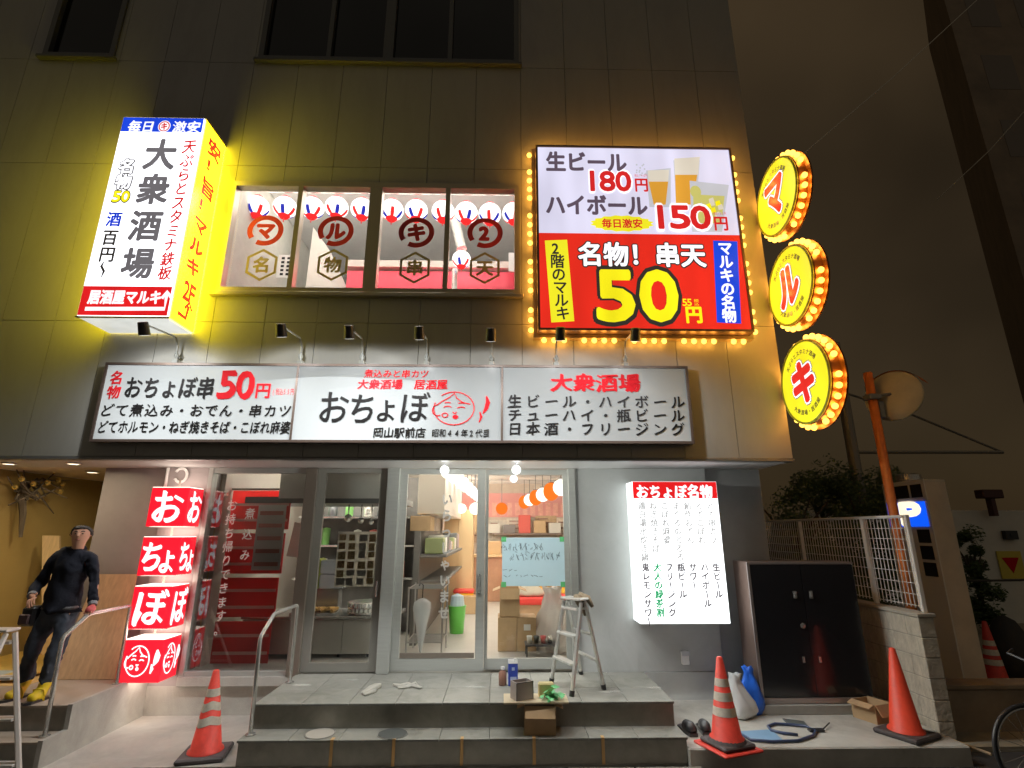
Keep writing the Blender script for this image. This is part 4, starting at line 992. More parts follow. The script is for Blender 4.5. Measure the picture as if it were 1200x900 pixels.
# orange pole with traffic mirror
pY = -.36
a, b2_ = at(1017, 437, pY), at(1056, 650, pY); px_ = (a.x + b2_.x) / 2
t = thing('traffic_mirror', 'round traffic mirror seen from behind on a tall orange pole', 'mirror', (px_, pY, 0))
orng = mat('pole_orange', (.72, .20, .04), .4, var=.12, vscale=9)
part('pole', t, orng, lambda b: b.cyl((px_, pY, 0), (px_, pY, a.z), .052, 18), smooth=True)
mc = at(1047, 464, pY - .02)
ax = V((.80, .55, -.16)).normalized(); sy = V((0, 0, 1)).cross(ax).normalized(); sz = ax.cross(sy)
def dish(b):
    n = 36; prof = [(.001, -.09), (.12, -.085), (.24, -.06), (.315, -.012), (.33, .0), (.322, .012), (.001, .03)]; vs = []; fs = []
    for r_, h in prof:
        for k in range(n):
            an = 2 * pi * k / n; vs.append(mc + ax * h + sy * r_ * cos(an) + sz * r_ * sin(an))
    for i in range(len(prof) - 1):
        for k in range(n): fs.append((i * n + k, i * n + (k + 1) % n, (i + 1) * n + (k + 1) % n, (i + 1) * n + k))
    b.raw(vs, fs)
part('mirror_back', t, mat('mirror_back_beige', (.62, .55, .36), .5, var=.1), dish, smooth=True)
def visor(b):
    n = 14; vs = []; fs = []
    for h in (-.01, .20):
        for k in range(n + 1):
            an = R(25 + 130 * k / n); r_ = .345 + h * .1; vs.append(mc + ax * h + sy * r_ * cos(an) + sz * r_ * sin(an))
    fs = [(k, k + 1, n + 2 + k, n + 1 + k) for k in range(n)]; b.raw(vs, fs)
part('visor', t, orng, visor)
part('clamp', t, mat('clamp_grey', (.25, .25, .22), .4, .6), lambda b: [b.box((px_ - .075, pY - .075, mc.z - .05), (px_ + .075, pY + .075, mc.z + .02), .01), b.ring_tube([(px_, pY, mc.z - .01), mc - ax * .08], .022, 8), b.box((px_ + .05, pY - .03, mc.z - .28), (px_ + .12, pY + .03, mc.z - .07), .008)])

# parking sign pillar
t = thing('parking_sign', 'parking sign pillar with a lit blue letter panel and dark price windows', 'sign', (6.1, 1.0, 0))
X0, X1, Y0, Y1, PZ = 5.93, 6.25, .60, 1.42, 2.70
part('body', t, mat('pillar_beige', (.72, .62, .48), .6, var=.1, vscale=3), lambda b: b.box((X0 + .02, Y0, .02), (X1, Y1, PZ), .006))
part('front_frame', t, mat('pillar_white', (.80, .76, .68), .5), lambda b: b.box((X0 - .0, Y0 - .004, .05), (X0 + .018, Y1 + .004, PZ + .004)))
part('lit_panel', t, backlit('parking_blue', (.005, .10, .95), 0.506), lambda b: b.box((X0 - .012, Y0 + .04, 2.06), (X0 - .002, Y1 - .04, 2.40)))
for a_, c_, z0, z1 in ((.05, .25, 2.46, 2.64), (.30, .78, 2.46, 2.64), (.06, .28, 1.84, 2.02), (.06, .28, 1.62, 1.80), (.06, .28, 1.40, 1.58)):
    part('price_window', t, black, lambda b: b.box((X0 - .010, Y0 + a_, z0), (X0 - .002, Y0 + c_, z1)))
part('lamp', t, inox, lambda b: b.lathe([(.16, PZ + .006), (.16, PZ + .10), (.12, PZ + .12), (.001, PZ + .125)], (X0 + .15, Y0 + .45, 0), n=20))
f = Face((X0 - .013, (Y0 + Y1) / 2, 2.23), (0, -1, 0), (0, 0, 1)); f.char('letter', 'P', .08, 0.01, .36, .29, .10, k=.002, fit=True)
f.build(t, {}, {'letter': backlit('parking_letter', (1, .88, .62), 0.613, sample=False)})

dk_br = mat('brown_kerb_wall', (.28, .21, .14), .85, var=.2, vscale=4, bump=.3, bscale=60)
solo('low_wall', dk_br, 'low brown stained wall in front of the parking sign pillar', 'wall', lambda b: [b.box((4.52, -.72, 0), (8.5, -.50, .40), .01), b.box((4.50, -.74, .403), (8.5, -.48, .45), .008)])
solo('garage_wall', mat('parking_back_wall', (.62, .60, .53), .8, var=.1, vscale=1.5), 'pale low rear wall of the parking lot behind the sign pillar', 'wall', lambda b: b.box((7.2, 5.8, 0), (16, 6.0, at(1150, 598, 5.8).z)))
q = at(1186, 662, 5.75)
t = thing('warning_sign', 'small yellow sign with a red mark on the far pale wall', 'sign', (q.x, 5.78, q.z - .3))
part('board', t, mat('warn_yellow', (.60, .48, .06), .5), lambda b: b.box((q.x - .28, 5.76, q.z - .30), (q.x + .28, 5.785, q.z + .30)))
part('red_mark', t, redink, lambda b: b.prism([(q.x - .20, q.z + .16), (q.x + .20, q.z + .16), (q.x, q.z - .18)], 5.752, 5.758, 'y'))
q = at(1183, 627, 5.75); solo('wall_box', black, 'small dark box on the far pale wall above the yellow sign', 'box', lambda b: [b.box((q.x - .15, 5.68, q.z - .1), (q.x + .15, 5.79, q.z + .1), .01), b.cyl((q.x, 5.67, q.z), (q.x, 5.679, q.z), .05, 10)])
q = at(1160, 579, 5.6); solo('red_lamp', mat('dull_red_lamp', (.06, .015, .01), .5), 'dull dark red light box above the far pale wall', 'lamp', lambda b: [b.box((q.x - .25, 5.5, q.z - .1), (q.x + .25, 5.75, q.z + .1), .02), b.box((q.x - .05, 5.55, q.z - .5), (q.x + .05, 5.7, q.z - .101))])
solo('parking_chain', black, 'dark chain hanging along the parking lot edge', 'chain', lambda b: b.ring_tube([(6.3, 1.3, 1.35), (7.2, 1.6, 1.27), (8.2, 1.9, 1.25), (9.3, 2.2, 1.3)], .018, 6))
# distant buildings
farb = mat('far_dark_facade', (.20, .15, .10), .8, var=.3, vscale=.6)
FBX = at(1135, 100, 9.0).x
t = thing('tall_building', 'dark tall building rising at the far right edge', 'building', (17, 14, 0))
part('wall', t, farb, lambda b: b.prism([(FBX, 9.0), (FBX + 12, 9.0), (FBX + 22, 18), (FBX + 8.2, 18)], 0, 30, 'z'))
fwm = mat('far_window', (.13, .10, .07), .5)
fw0 = part('window', t, fwm, lambda b: b.box((FBX + .8, 8.99, 3), (FBX + 2.0, 8.997, 4.6)))
for k in range(5):
    for j in range(8):
        if k or j:
            o = fw0.copy(); col.objects.link(o); o.parent = t; o.location = (2.0 * k, 0, 3.0 * j)
t = thing('canopy_frame', 'thin grey steel frame on a pole above the hedge', 'frame', (at(998, 500, 3).x, 3, 0))
q = at(1003, 530, 3); e = at(1175, 530, 3); k_ = at(1064, 484, 3)
gs = mat('dim_steel', (.28, .26, .22), .5, .5)
part('pole', t, gs, lambda b: b.cyl((q.x - .06, 3, 0), (q.x - .06, 3, 5.6), .10, 12))
part('beam', t, gs, lambda b: b.ring_tube([q, e], .035, 6)); part('brace', t, gs, lambda b: b.ring_tube([V((q.x - .06, 3, 4.6)), k_, e], .022, 6))
wm = mat('cable_grey', (.65, .60, .50), .6)
solo('overhead_wire', wm, 'thin overhead wire rising from the topmost round sign', 'wire', lambda b: b.ring_tube([at(942, 180, -.9), at(1045, 92, 1.0), at(1160, -14, 3.5)], .009, 5))
solo('overhead_wire', wm, 'short overhead wire crossing the dark building at the right edge', 'wire', lambda b: b.ring_tube([at(1098, 234, 7), at(1160, 176, 6), at(1215, 114, 5)], .013, 5))

# plants
leafm = mat('dark_leaf', (.06, .10, .03), .6, var=.35, vscale=3)
bark = mat('bark', (.08, .06, .04), .9, bump=.5, bscale=30)
def shrub(name, label, x, y, h, r, n, seed, cat='tree', group=None, z=0.):
    rnd = random.Random(seed)
    t = thing(name, label, cat, (x, y, z), group=group)
    def trunk(b):
        b.ring_tube([(x, y, z), (x + .05, y, z + h * .4), (x - .03, y + .05, z + h * .75)], [.06, .045, .02], 7)
        for k in range(7):
            an = rnd.uniform(0, 6.28); h0 = rnd.uniform(.25, .6) * h
            b.ring_tube([(x, y, z + h0), (x + cos(an) * r * .45, y + sin(an) * r * .45, z + h0 + h * .2), (x + cos(an) * r * .75, y + sin(an) * r * .75, z + h0 + h * .3)], [.03, .02, .008], 5)
    part('trunk', t, bark, trunk)
    cl = [(V((x + rnd.gauss(0, .42) * r, y + rnd.gauss(0, .42) * r, z + h * rnd.uniform(.12 if cat == 'shrub' else .28, .98))), r * rnd.uniform(.22, .45) * (1.6 if cat == 'shrub' else 1)) for _ in range(30)]
    def crown(b):
        for _ in range(n):
            c, cr = rnd.choice(cl); d = V((rnd.gauss(0, 1), rnd.gauss(0, 1), rnd.gauss(0, .8))); d = d.normalized() * cr * rnd.random() ** .4
            m_ = c + d; s_ = rnd.uniform(.022, .055); u_ = V((rnd.gauss(0, 1), rnd.gauss(0, 1), rnd.gauss(0, 1))).normalized(); v_ = u_.orthogonal().normalized()
            b.face([m_ - u_ * s_, m_ + v_ * s_ * .45, m_ + u_ * s_, m_ - v_ * s_ * .45])
    part('crown', t, leafm, crown)
for k, (px, Y, h, r, lb) in enumerate(((925, 2.6, 2.9, .8, 'dark leafy shrub next to the building corner behind the fence'), (965, 3.2, 3.25, .9, 'dark leafy tree under the grey pole behind the fence'), (1012, 2.5, 3.0, .75, 'dark leafy tree behind the orange pole'), (1048, 4.2, 3.2, .8, 'dark leafy tree hidden partly by the parking sign'))):
    q = at(px, 600, Y); shrub('tree', lb, q.x, Y, h, r, 9000, 20 + k, group='dark trees behind the mesh fence')
q = at(1134, 640, 4.6); shrub('shrub', 'small dim rounded shrub before the far pale wall', q.x, 4.6, 2.0, .30, 6500, 40, 'shrub')
# far cone and dark block near the low wall
q = at(1165, 782, .9)
t = cone((q.x, .9, .012), 'distant dim striped cone behind the low brown wall', 'double', R(5), .8)
solo('rubble_sack', mat('dark_sack', (.03, .03, .03), .7, bump=.4, bscale=20), 'dark sack behind the low brown wall by the distant cone', 'sack', lambda b: b.lathe([(.001, .013), (.26, .02), (.30, .2), (.24, .55), (.12, .78), (.001, .85)], (q.x + .55, 1.2, 0), n=16, cap=False), smooth=True)

# bicycle at the right edge
bY = -2.0
for k in range(60):
    if at(1200, 829, bY).z > .31: break
    bY += .03
c = at(1201, 829, bY)
t = thing('bicycle', 'bicycle mostly cut by the right edge, only its dark front wheel showing', 'bicycle', (c.x + .5, bY, -.03))
def wheel(cx):
    wv = part('wheel', t, black, lambda b: b.ring_tube([(cx + .32 * cos(2 * pi * k / 40), bY, .30 + .32 * sin(2 * pi * k / 40)) for k in range(40)], .017, 8, closed=True), smooth=True)
    part('rim', wv, inox, lambda b: b.ring_tube([(cx + .297 * cos(2 * pi * k / 40), bY, .30 + .297 * sin(2 * pi * k / 40)) for k in range(40)], .009, 6, closed=True))
    part('spokes', wv, inox, lambda b: [b.ring_tube([(cx, bY + .02 * (-1) ** k, .30), (cx + .29 * cos(2 * pi * k / 20), bY, .30 + .29 * sin(2 * pi * k / 20))], .0018, 4) for k in range(20)] + [b.cyl((cx, bY - .04, .30), (cx, bY + .04, .30), .02, 10)])
wheel(c.x); wheel(c.x + 1.05)
bf = mat('bike_frame', (.08, .08, .09), .35, .4)
part('frame', t, bf, lambda b: [b.ring_tube(pp, .016, 8) for pp in ([(c.x, bY, .30), (c.x + .10, bY, .66), (c.x + .16, bY, .92)], [(c.x + .11, bY, .68), (c.x + .55, bY, .28), (c.x + 1.05, bY, .30)], [(c.x + .55, bY, .28), (c.x + .68, bY, .80)], [(c.x + .66, bY, .62), (c.x + 1.05, bY, .30)])])
part('handlebar', t, black, lambda b: b.ring_tube([(c.x + .26, bY - .28, .98), (c.x + .14, bY - .2, .97), (c.x + .15, bY, .93), (c.x + .14, bY + .2, .97), (c.x + .26, bY + .28, .98)], .012, 8))
part('saddle', t, black, lambda b: b.ring_tube([(c.x + .55, bY, .83), (c.x + .66, bY, .83), (c.x + .78, bY, .84)], [.03, .06, .08], 10), smooth=True)

# ================================================================== LEFT PASSAGE
def board(name, label, m_, corners, th):
    def fn(b):
        P = [V(c) for c in corners]; n = (P[1] - P[0]).cross(P[3] - P[0]).normalized() * th
        vs = P + [p + n for p in P]; b.raw(vs, [(0, 1, 2, 3), (7, 6, 5, 4), (0, 4, 5, 1), (1, 5, 6, 2), (2, 6, 7, 3), (3, 7, 4, 0)])
    return solo(name, m_, label, 'board', fn)
board('plywood_board', 'wide plywood board leaning upright behind the standing man', ply, [(-4.92, -.22, DZ + .004), (-4.24, -.22, DZ + .004), (-4.36, .03, 1.50), (-4.83, .03, 1.50)], -.02)
board('wooden_plank', 'tall narrow pale plank standing behind the man in the passage', woodl, [(at(44, 800, .8).x, .8, .43), (at(68, 800, .8).x, .8, .43), (at(68, 628, .95).x, 1.0, at(60, 628, .95).z), (at(48, 628, .95).x, 1.0, at(60, 628, .95).z)], .03)
board('floor_board', 'yellow wooden board lying on the passage floor', mat('yellow_board', (.62, .42, .10), .5, var=.1), [(-6.3, -.35, .45), (-5.2, -.35, .45), (-5.2, 1.2, .45), (-6.3, 1.2, .45)], .022)
solo('tarp', mat('pale_tarp', (.45, .52, .50), .5, var=.1), 'pale bluish sheet spread on the passage floor at the left edge', 'sheet', lambda b: b.box((-6.2, -.42, .475), (-5.45, -.05, .482)))
q = at(24, 570, .6); WXX = -6.49
c0 = atx(25, 575, -6.42)
t = thing('wall_ornament', 'dried branch ornament with shiny balls hung on the ochre passage wall', 'ornament', (c0.x, c0.y, c0.z - .3))
rnd = random.Random(5)
part('branches', t, bark, lambda b: [b.ring_tube([c0, c0 + V((.08, rnd.uniform(-.2, .2), rnd.uniform(-.12, .22))), c0 + V((rnd.uniform(.1, .3), rnd.uniform(-.5, .5), rnd.uniform(-.3, .35)))], [.03, .018, .006], 5) for _ in range(16)] + [b.ring_tube([c0, c0 + V((.05, .05, -.3)), c0 + V((.05, .1, -.6))], [.05, .04, .02], 6)])
part('ball', t, mat('gold_ball', (.7, .5, .15), .2, .8), lambda b: [b.ball(c0 + V((rnd.uniform(.1, .3), rnd.uniform(-.45, .45), rnd.uniform(.0, .35))), .035, 8, 6) for _ in range(9)])

# ================================================================== THE MAN
def skin(nodes, edges, root, sub=2):
    keys = list(nodes); me = bpy.data.meshes.new('s'); me.from_pydata([nodes[k][:3] for k in keys], [(keys.index(a), keys.index(b)) for a, b in edges], [])
    o = bpy.data.objects.new('s', me); col.objects.link(o)
    md = o.modifiers.new('k', 'SKIN'); md.use_smooth_shade = True
    sv = me.skin_vertices[0].data
    for i, k in enumerate(keys):
        r_ = nodes[k][3]; sv[i].radius = (r_, nodes[k][4] if len(nodes[k]) > 4 else r_); sv[i].use_root = (k == root)
    ss_ = o.modifiers.new('u', 'SUBSURF'); ss_.levels = sub; ss_.render_levels = sub
    _vl.update(); ev = bpy.data.meshes.new_from_object(o.evaluated_get(bpy.context.evaluated_depsgraph_get()))
    r = ([tuple(v.co) for v in ev.vertices], [tuple(p.vertices) for p in ev.polygons])
    bpy.data.objects.remove(o); bpy.data.meshes.remove(me); bpy.data.meshes.remove(ev); return r
def chain(d): ks = list(d); return list(zip(ks[:-1], ks[1:]))
MX, MY = -4.50, -.86
man = thing('person', 'man in a black jacket, dark jeans and yellow boots leaning on the handrail', 'person', (MX, MY, DZ))
pel = (-4.50, -.86, 1.27); ch_ = (-4.47, -.88, 1.60); nk = (-4.42, -.90, 1.80); hd_ = (-4.395, -.93, 1.972)
Rs, Re, Rw = (-4.635, -.88, 1.735), (-4.745, -.90, 1.47), (-4.66, -1.06, 1.375)
Ls, Le, Lw = (-4.275, -.88, 1.745), (-4.205, -.86, 1.47), (-4.115, -.96, 1.275)
Rh, Rk, Ra = (-4.59, -.86, 1.25), (-4.66, -.90, .88), (-4.70, -.85, .52)
Lh, Lk, La = (-4.41, -.86, 1.25), (-4.40, -.94, .88), (-4.44, -.93, .52)
from mathutils import noise as NZ
def folds(b, amp, fr):
    o = []
    for p in b.v:
        q = V(p); n_ = NZ.noise_vector(V((q.x * fr, q.y * fr, q.z * fr * .55 + q.x * 4))) * amp + NZ.noise_vector(q * fr * 2.3) * amp * .4
        o.append(tuple(q + n_))
    b.v = o
mp = lambda a, b, t: tuple(a[i] + (b[i] - a[i]) * t for i in range(3))
body = MB(); body.smooth = True
nb = {'pel': (*pel, .07), 'sp': (*mp(pel, ch_, .5), .07), 'ch': (*ch_, .07), 'nk0': (*mp(ch_, nk, .75), .055), 'nk': (*nk, .05), 'jaw': (-4.40, -.94, 1.893, .062), 'hd': (*hd_, .098), 'top': (-4.395, -.91, 2.035, .078),
      'Rs': (*Rs, .045), 'Re': (*Re, .038), 'Rw': (*Rw, .026), 'Rp': (*mp(Rw, (-4.60, -1.10, 1.36), .9), .032, .02), 'Ls': (*Ls, .045), 'Le': (*Le, .038), 'Lw': (*Lw, .026), 'Lp': (-4.105, -.985, 1.235, .032, .02),
      'Rh': (*Rh, .065), 'Rk': (*Rk, .055), 'Ra': (*Ra, .036), 'Rf': (-4.735, -.97, .46, .03), 'Lh': (*Lh, .065), 'Lk': (*Lk, .055), 'La': (*La, .036), 'Lf': (-4.45, -1.06, .46, .03)}
eb = [('pel', 'sp'), ('sp', 'ch'), ('ch', 'nk0'), ('nk0', 'nk'), ('nk', 'jaw'), ('jaw', 'hd'), ('hd', 'top'), ('ch', 'Rs'), ('Rs', 'Re'), ('Re', 'Rw'), ('Rw', 'Rp'), ('ch', 'Ls'), ('Ls', 'Le'), ('Le', 'Lw'), ('Lw', 'Lp'), ('pel', 'Rh'), ('Rh', 'Rk'), ('Rk', 'Ra'), ('Ra', 'Rf'), ('pel', 'Lh'), ('Lh', 'Lk'), ('Lk', 'La'), ('La', 'Lf')]
body.raw(*skin(nb, eb, 'pel'))
# fingers: right hand hangs in front of the belt, left hand curls over the rail
for base, dirs, thumb in (((-4.607, -1.095, 1.36), [((-.00, -.03, -.012), (.02, -.02, -.035), (.015, 0, -.03))], ((.01, .02, .03), (.02, -.01, .015))), ((-4.103, -.99, 1.23), [((.0, -.035, -.004), (.004, -.012, -.028), (.004, .012, -.02))], ((-.02, -.01, -.01), (-.012, -.02, -.02)))):
    for k in range(4):
        o_ = V(base) + V(((k - 1.5) * .018, 0, (k - 1.5) * .006)); pts = [o_]
        for d in dirs[0]: pts.append(pts[-1] + V(d) * (1.0, 1.08, 1.0, .82)[k])
        nd = {i: (*p_, .0095 - .001 * i) for i, p_ in enumerate(pts)}; body.raw(*skin(nd, chain(nd), 0, 1))
    o_ = V(base) + V((-.03, .02, 0)); pts = [o_, o_ + V(thumb[0]), o_ + V(thumb[0]) + V(thumb[1])]; nd = {i: (*p_, .0105 - .001 * i) for i, p_ in enumerate(pts)}; body.raw(*skin(nd, chain(nd), 0, 1))
fd = V((.35, -.93, -.05)).normalized(); fs_ = V((0, 0, 1)).cross(fd).normalized()
hc = V(hd_)
nd = {0: (*(hc + fd * .070 + V((0, 0, .015))), .012), 1: (*(hc + fd * .098 + V((0, 0, -.018))), .017), 2: (*(hc + fd * .078 + V((0, 0, -.022))), .012)}; body.raw(*skin(nd, chain(nd), 0, 1))
for s_ in (-1, 1):
    nd = {0: (*(hc + fs_ * s_ * .078 + V((0, 0, .015))), .012, .006), 1: (*(hc + fs_ * s_ * .088 - fd * .008 + V((0, 0, -.005))), .022, .008), 2: (*(hc + fs_ * s_ * .080 + V((0, 0, -.03))), .010, .006)}; body.raw(*skin(nd, chain(nd), 0, 1))
skinm = mat('skin', (.56, .29, .19), .55)
bo = body.build('body', skinm, man)
from mathutils.bvhtree import BVHTree
bvh = BVHTree.FromPolygons([v.co + V((MX, MY, DZ)) for v in bo.data.vertices], [tuple(p.vertices) for p in bo.data.polygons])
def skull(o, d, far=.25):
    hit = bvh.ray_cast(o + d * far, -d, far); return hit[0] if hit[0] is not None else o + d * .07
def onface(sx, dz, lift=.0): 
    o = hc + fs_ * sx + V((0, 0, dz)); return skull(o, fd) + fd * lift
for s_ in (-1, 1):
    part('eye', man, mat('eye_dark', (.02, .015, .012), .2), lambda b: b.ball(onface(s_ * .028, .004, -.003), .0105, 10, 6, .6), smooth=True)
    part('eyebrow', man, mat('brow', (.03, .022, .018), .8), lambda b: b.ring_tube([onface(s_ * (.014 + .03 * k / 3), .026 + .004 * sin(k), .001) for k in range(4)], .005, 6))
part('mouth', man, mat('lips', (.36, .12, .10), .5), lambda b: b.ring_tube([onface(.011 * (k - 2), -.056, .0) for k in range(5)], [.003, .006, .007, .006, .003], 6))
def hair(b):
    n, m_ = 40, 16; vs = []; fs = []
    for i_ in range(m_ + 1):
        for k in range(n):
            an = 2 * pi * k / n; d0 = V((cos(an), sin(an), 0)); fr = d0.dot(fd)
            tmax = 58 if fr > .55 else (118 if fr < -.1 else 58 + (118 - 58) * (.55 - fr) / .65)
            tmax += 7 * NZ.noise(V((an * 3, 2, 5))); th = R(tmax * i_ / m_)
            d = V((sin(th) * cos(an), sin(th) * sin(an), cos(th)))
            p_ = skull(hc, d); lift = (.010 + .010 * max(d.z, 0) + .006 * NZ.noise(d * 9) + .006 * NZ.noise(d * 23)) * (1 if i_ < m_ - 1 else (.5 if i_ < m_ else -.3))
            vs.append(p_ + d * lift)
    for i_ in range(m_):
        for k in range(n): fs.append((i_ * n + k, i_ * n + (k + 1) % n, (i_ + 1) * n + (k + 1) % n, (i_ + 1) * n + k))
    b.raw(vs, fs)
part('hair', man, mat('hair_black', (.022, .017, .014), .6, bump=.8, bscale=160), hair)
jk = MB(); jk.smooth = True
nj = {'hem': (*mp(pel, ch_, -.06), .150, .150), 'w': (*mp(pel, ch_, .3), .148, .148), 'ch': (-4.47, -.88, 1.575, .155, .155), 'up': (-4.455, -.885, 1.69, .12, .12), 'col': (-4.42, -.905, 1.855, .068),
      'Rs': (*Rs, .066), 'Rm': (*mp(Rs, Re, .5), .058), 'Re': (*Re, .053), 'Rw': (*mp(Re, Rw, .92), .042), 'Ls': (*Ls, .066), 'Lm': (*mp(Ls, Le, .5), .058), 'Le': (*Le, .053), 'Lw': (*mp(Le, Lw, .92), .042)}
ej = [('hem', 'w'), ('w', 'ch'), ('ch', 'up'), ('up', 'col'), ('up', 'Rs'), ('Rs', 'Rm'), ('Rm', 'Re'), ('Re', 'Rw'), ('up', 'Ls'), ('Ls', 'Lm'), ('Lm', 'Le'), ('Le', 'Lw')]
jk.raw(*skin(nj, ej, 'w', 3)); folds(jk, .022, 11); jk.build('jacket', mat('black_jacket', (.011, .012, .017), .95, spec=.12, bump=.5, bscale=22), man)
tr = MB(); tr.smooth = True
ntm = {'w': (*mp(pel, ch_, .06), .145, .11), 'pel': (-4.50, -.86, 1.22, .135, .115), 'Rh': (-4.59, -.865, 1.14, .10), 'Rt': (*mp(Rh, Rk, .6), .088), 'Rk': (*Rk, .075), 'Rc': (*mp(Rk, Ra, .5), .068), 'Ra': (*mp(Rk, Ra, .92), .062),
      'Lh': (-4.41, -.865, 1.14, .10), 'Lt': (*mp(Lh, Lk, .6), .088), 'Lk': (*Lk, .075), 'Lc': (*mp(Lk, La, .5), .068), 'La': (*mp(Lk, La, .92), .062)}
etm = [('w', 'pel'), ('pel', 'Rh'), ('Rh', 'Rt'), ('Rt', 'Rk'), ('Rk', 'Rc'), ('Rc', 'Ra'), ('pel', 'Lh'), ('Lh', 'Lt'), ('Lt', 'Lk'), ('Lk', 'Lc'), ('Lc', 'La')]
tr.raw(*skin(ntm, etm, 'pel', 3)); folds(tr, .020, 12); tr.build('trousers', mat('dark_jeans', (.040, .046, .058), .95, spec=.15, bump=.5, bscale=22, var=.15, vscale=8), man)
for A_, dx in ((Ra, -.04), (La, -.012)):
    bm_ = MB(); bm_.smooth = True
    nd = {0: (A_[0], A_[1], .60, .066), 1: (A_[0], A_[1], .49, .056), 2: (A_[0] + dx * .3, A_[1] - .05, .475, .052), 3: (A_[0] + dx, A_[1] - .15, .462, .046, .04)}
    bm_.raw(*skin(nd, chain(nd), 1)); bt_ = bm_.build('boot', mat('yellow_boot', (.72, .52, .02), .45), man)
    part('sole', bt_, black, lambda b: b.prism([(A_[0] - .05, A_[1] + .06), (A_[0] + .05, A_[1] + .06), (A_[0] + dx + .048, A_[1] - .17), (A_[0] + dx, A_[1] - .20), (A_[0] + dx - .048, A_[1] - .17)], DZ + .001, DZ + .022, 'z'))
for W_, d in ((Rw, (V(Rw) - V(Re)).normalized()), (Lw, (V(Lw) - V(Le)).normalized())):
    part('wristband', man, mat('wristband', (.10, .10, .11), .5), lambda b: b.ring_tube([V(W_) - d * .035, V(W_) + d * .0], .040, 12))
part('glove', man, mat('red_glove', (.55, .10, .10), .7), lambda b: b.ring_tube([V((-4.105, -.97, 1.255)), V((-4.10, -1.005, 1.238)), V((-4.10, -1.03, 1.222))], [.036, .040, .030], 12), smooth=True)
tp = part('tool_pouch', man, black, lambda b: b.box((-4.80, -.98, 1.08), (-4.66, -.86, 1.27), .025))
part('pocket', tp, mat('pouch_brown', (.06, .03, .03), .6), lambda b: [b.box((-4.785, -1.015, 1.10), (-4.68, -.983, 1.20), .012), b.cyl((-4.76, -.93, 1.265), (-4.78, -.94, 1.34), .012, 8)])
part('belt', man, black, lambda b: b.ring_tube([(-4.50 + .155 * cos(2 * pi * k / 24), -.86 + .128 * sin(2 * pi * k / 24), 1.245) for k in range(24)], .018, 6, closed=True))

# ================================================================== UPSTAIRS LANTERNS
lan_m = emis('lantern_white_glow', (1, .95, .90), 34.0)
ord_ = ['first', 'second', 'third', 'fourth', 'fifth', 'sixth', 'seventh', 'eighth', 'ninth', 'tenth', 'eleventh']
lred = emis('lantern_red_print', (.75, .02, .02), .9, False); lblue = emis('lantern_blue_print', (.03, .04, .5), .55, False)
lcy = .35
def up_lantern(x, y, z, r, label, seed):
    rn = random.Random(seed)
    t = thing('paper_lantern', label, 'lantern', (x, y, z - r), group='white paper lanterns upstairs')
    part('globe', t, lan_m, lambda b: b.lathe([(max(r * (1 + .018 * (k % 2)) * sin(pi * k / 26), 1e-6), -r * .95 * cos(pi * k / 26)) for k in range(27)], (x, y, z), 'z', 22, cap=False), smooth=True)
    part('cap', t, redv, lambda b: [b.lathe([(.001, z + r * .93), (r * .42, z + r * .92), (r * .40, z + r * 1.02), (.001, z + r * 1.02)], (x, y, 0), n=16, cap=False), b.cyl((x, y, z + r * 1.02), (x, y, z + r * 1.3), .006, 6)])
    def wedge(b, az, a0, a1, w0, w1):
        N_ = 5; pts = []
        for i_ in range(N_ + 1):
            el = R(a0 + (a1 - a0) * i_ / N_); ww = w0 + (w1 - w0) * i_ / N_; rr = r * 1.03
            for j_ in range(4):
                z_ = az + ww * (2 * j_ / 3 - 1); pts.append((x + rr * cos(el) * cos(z_), y + rr * cos(el) * sin(z_), z + rr * .95 * sin(el)))
        b.raw(pts, [(i_ * 4 + j_, i_ * 4 + j_ + 1, i_ * 4 + j_ + 5, i_ * 4 + j_ + 4) for i_ in range(N_) for j_ in range(3)])
    o = rn.uniform(-1.1, 1.1)
    part('red_print', t, lred, lambda b: [wedge(b, -pi / 2 + o + k * 2.1, -14, -60, .13, .27) for k in range(3)] + [b.lathe([(r * .52, z - r * .83), (r * .40, z - r * .93), (r * .36, z - r * 1.03), (.001, z - r * 1.03)], (x, y, 0), n=16, cap=False)])
    part('blue_print', t, lblue, lambda b: [wedge(b, -pi / 2 + o + 1.0 + k * 2.1, -16, -60, .13, .27) for k in range(3)])
    part('tassel', t, redv, lambda b: b.cyl((x, y, z - r * 1.03), (x, y, z - r * 1.45), .008, 6))
sx_ = 3.158
for i, (zx, zy) in enumerate(((195, 166), (297, 168), (398, 170), (488, 168), (583, 174), (693, 178), (783, 180), (882, 183), (968, 188), (1055, 192), (1143, 190))):
    q = at(zx / sx_ + 240, zy / sx_ + 190, lcy)
    up_lantern(q.x, lcy, q.z, .172, f'{ord_[i]} white paper lantern from the left in the upper window row', i)
q = at(950 / sx_ + 240, 360 / sx_ + 190, 1.0); up_lantern(q.x, 1.0, q.z, .15, 'single white paper lantern hanging low at the right of the upper window', 20)
solo('lantern_rail', inox, 'thin rail carrying the upstairs paper lanterns', 'rail', lambda b: b.cyl((-3.6, lcy, at(400, 226, lcy).z), (1.9, lcy, at(400, 226, lcy).z), .012, 8))
q = at(335, 312, .9)
t = thing('wall_poster', 'small pale poster with dark marks behind the upper window', 'poster', (q.x, .9, q.z - .15))
part('sheet', t, white, lambda b: b.box((q.x - .13, .9, q.z - .2), (q.x + .13, .905, q.z + .2)))
part('print', t, ink, lambda b: [b.box((q.x - .10 + .09 * (k % 2) + .02, .896, q.z + .12 - .07 * (k // 2)), (q.x - .05 + .09 * (k % 2) + .02, .8985, q.z + .16 - .07 * (k // 2))) for k in range(10)])

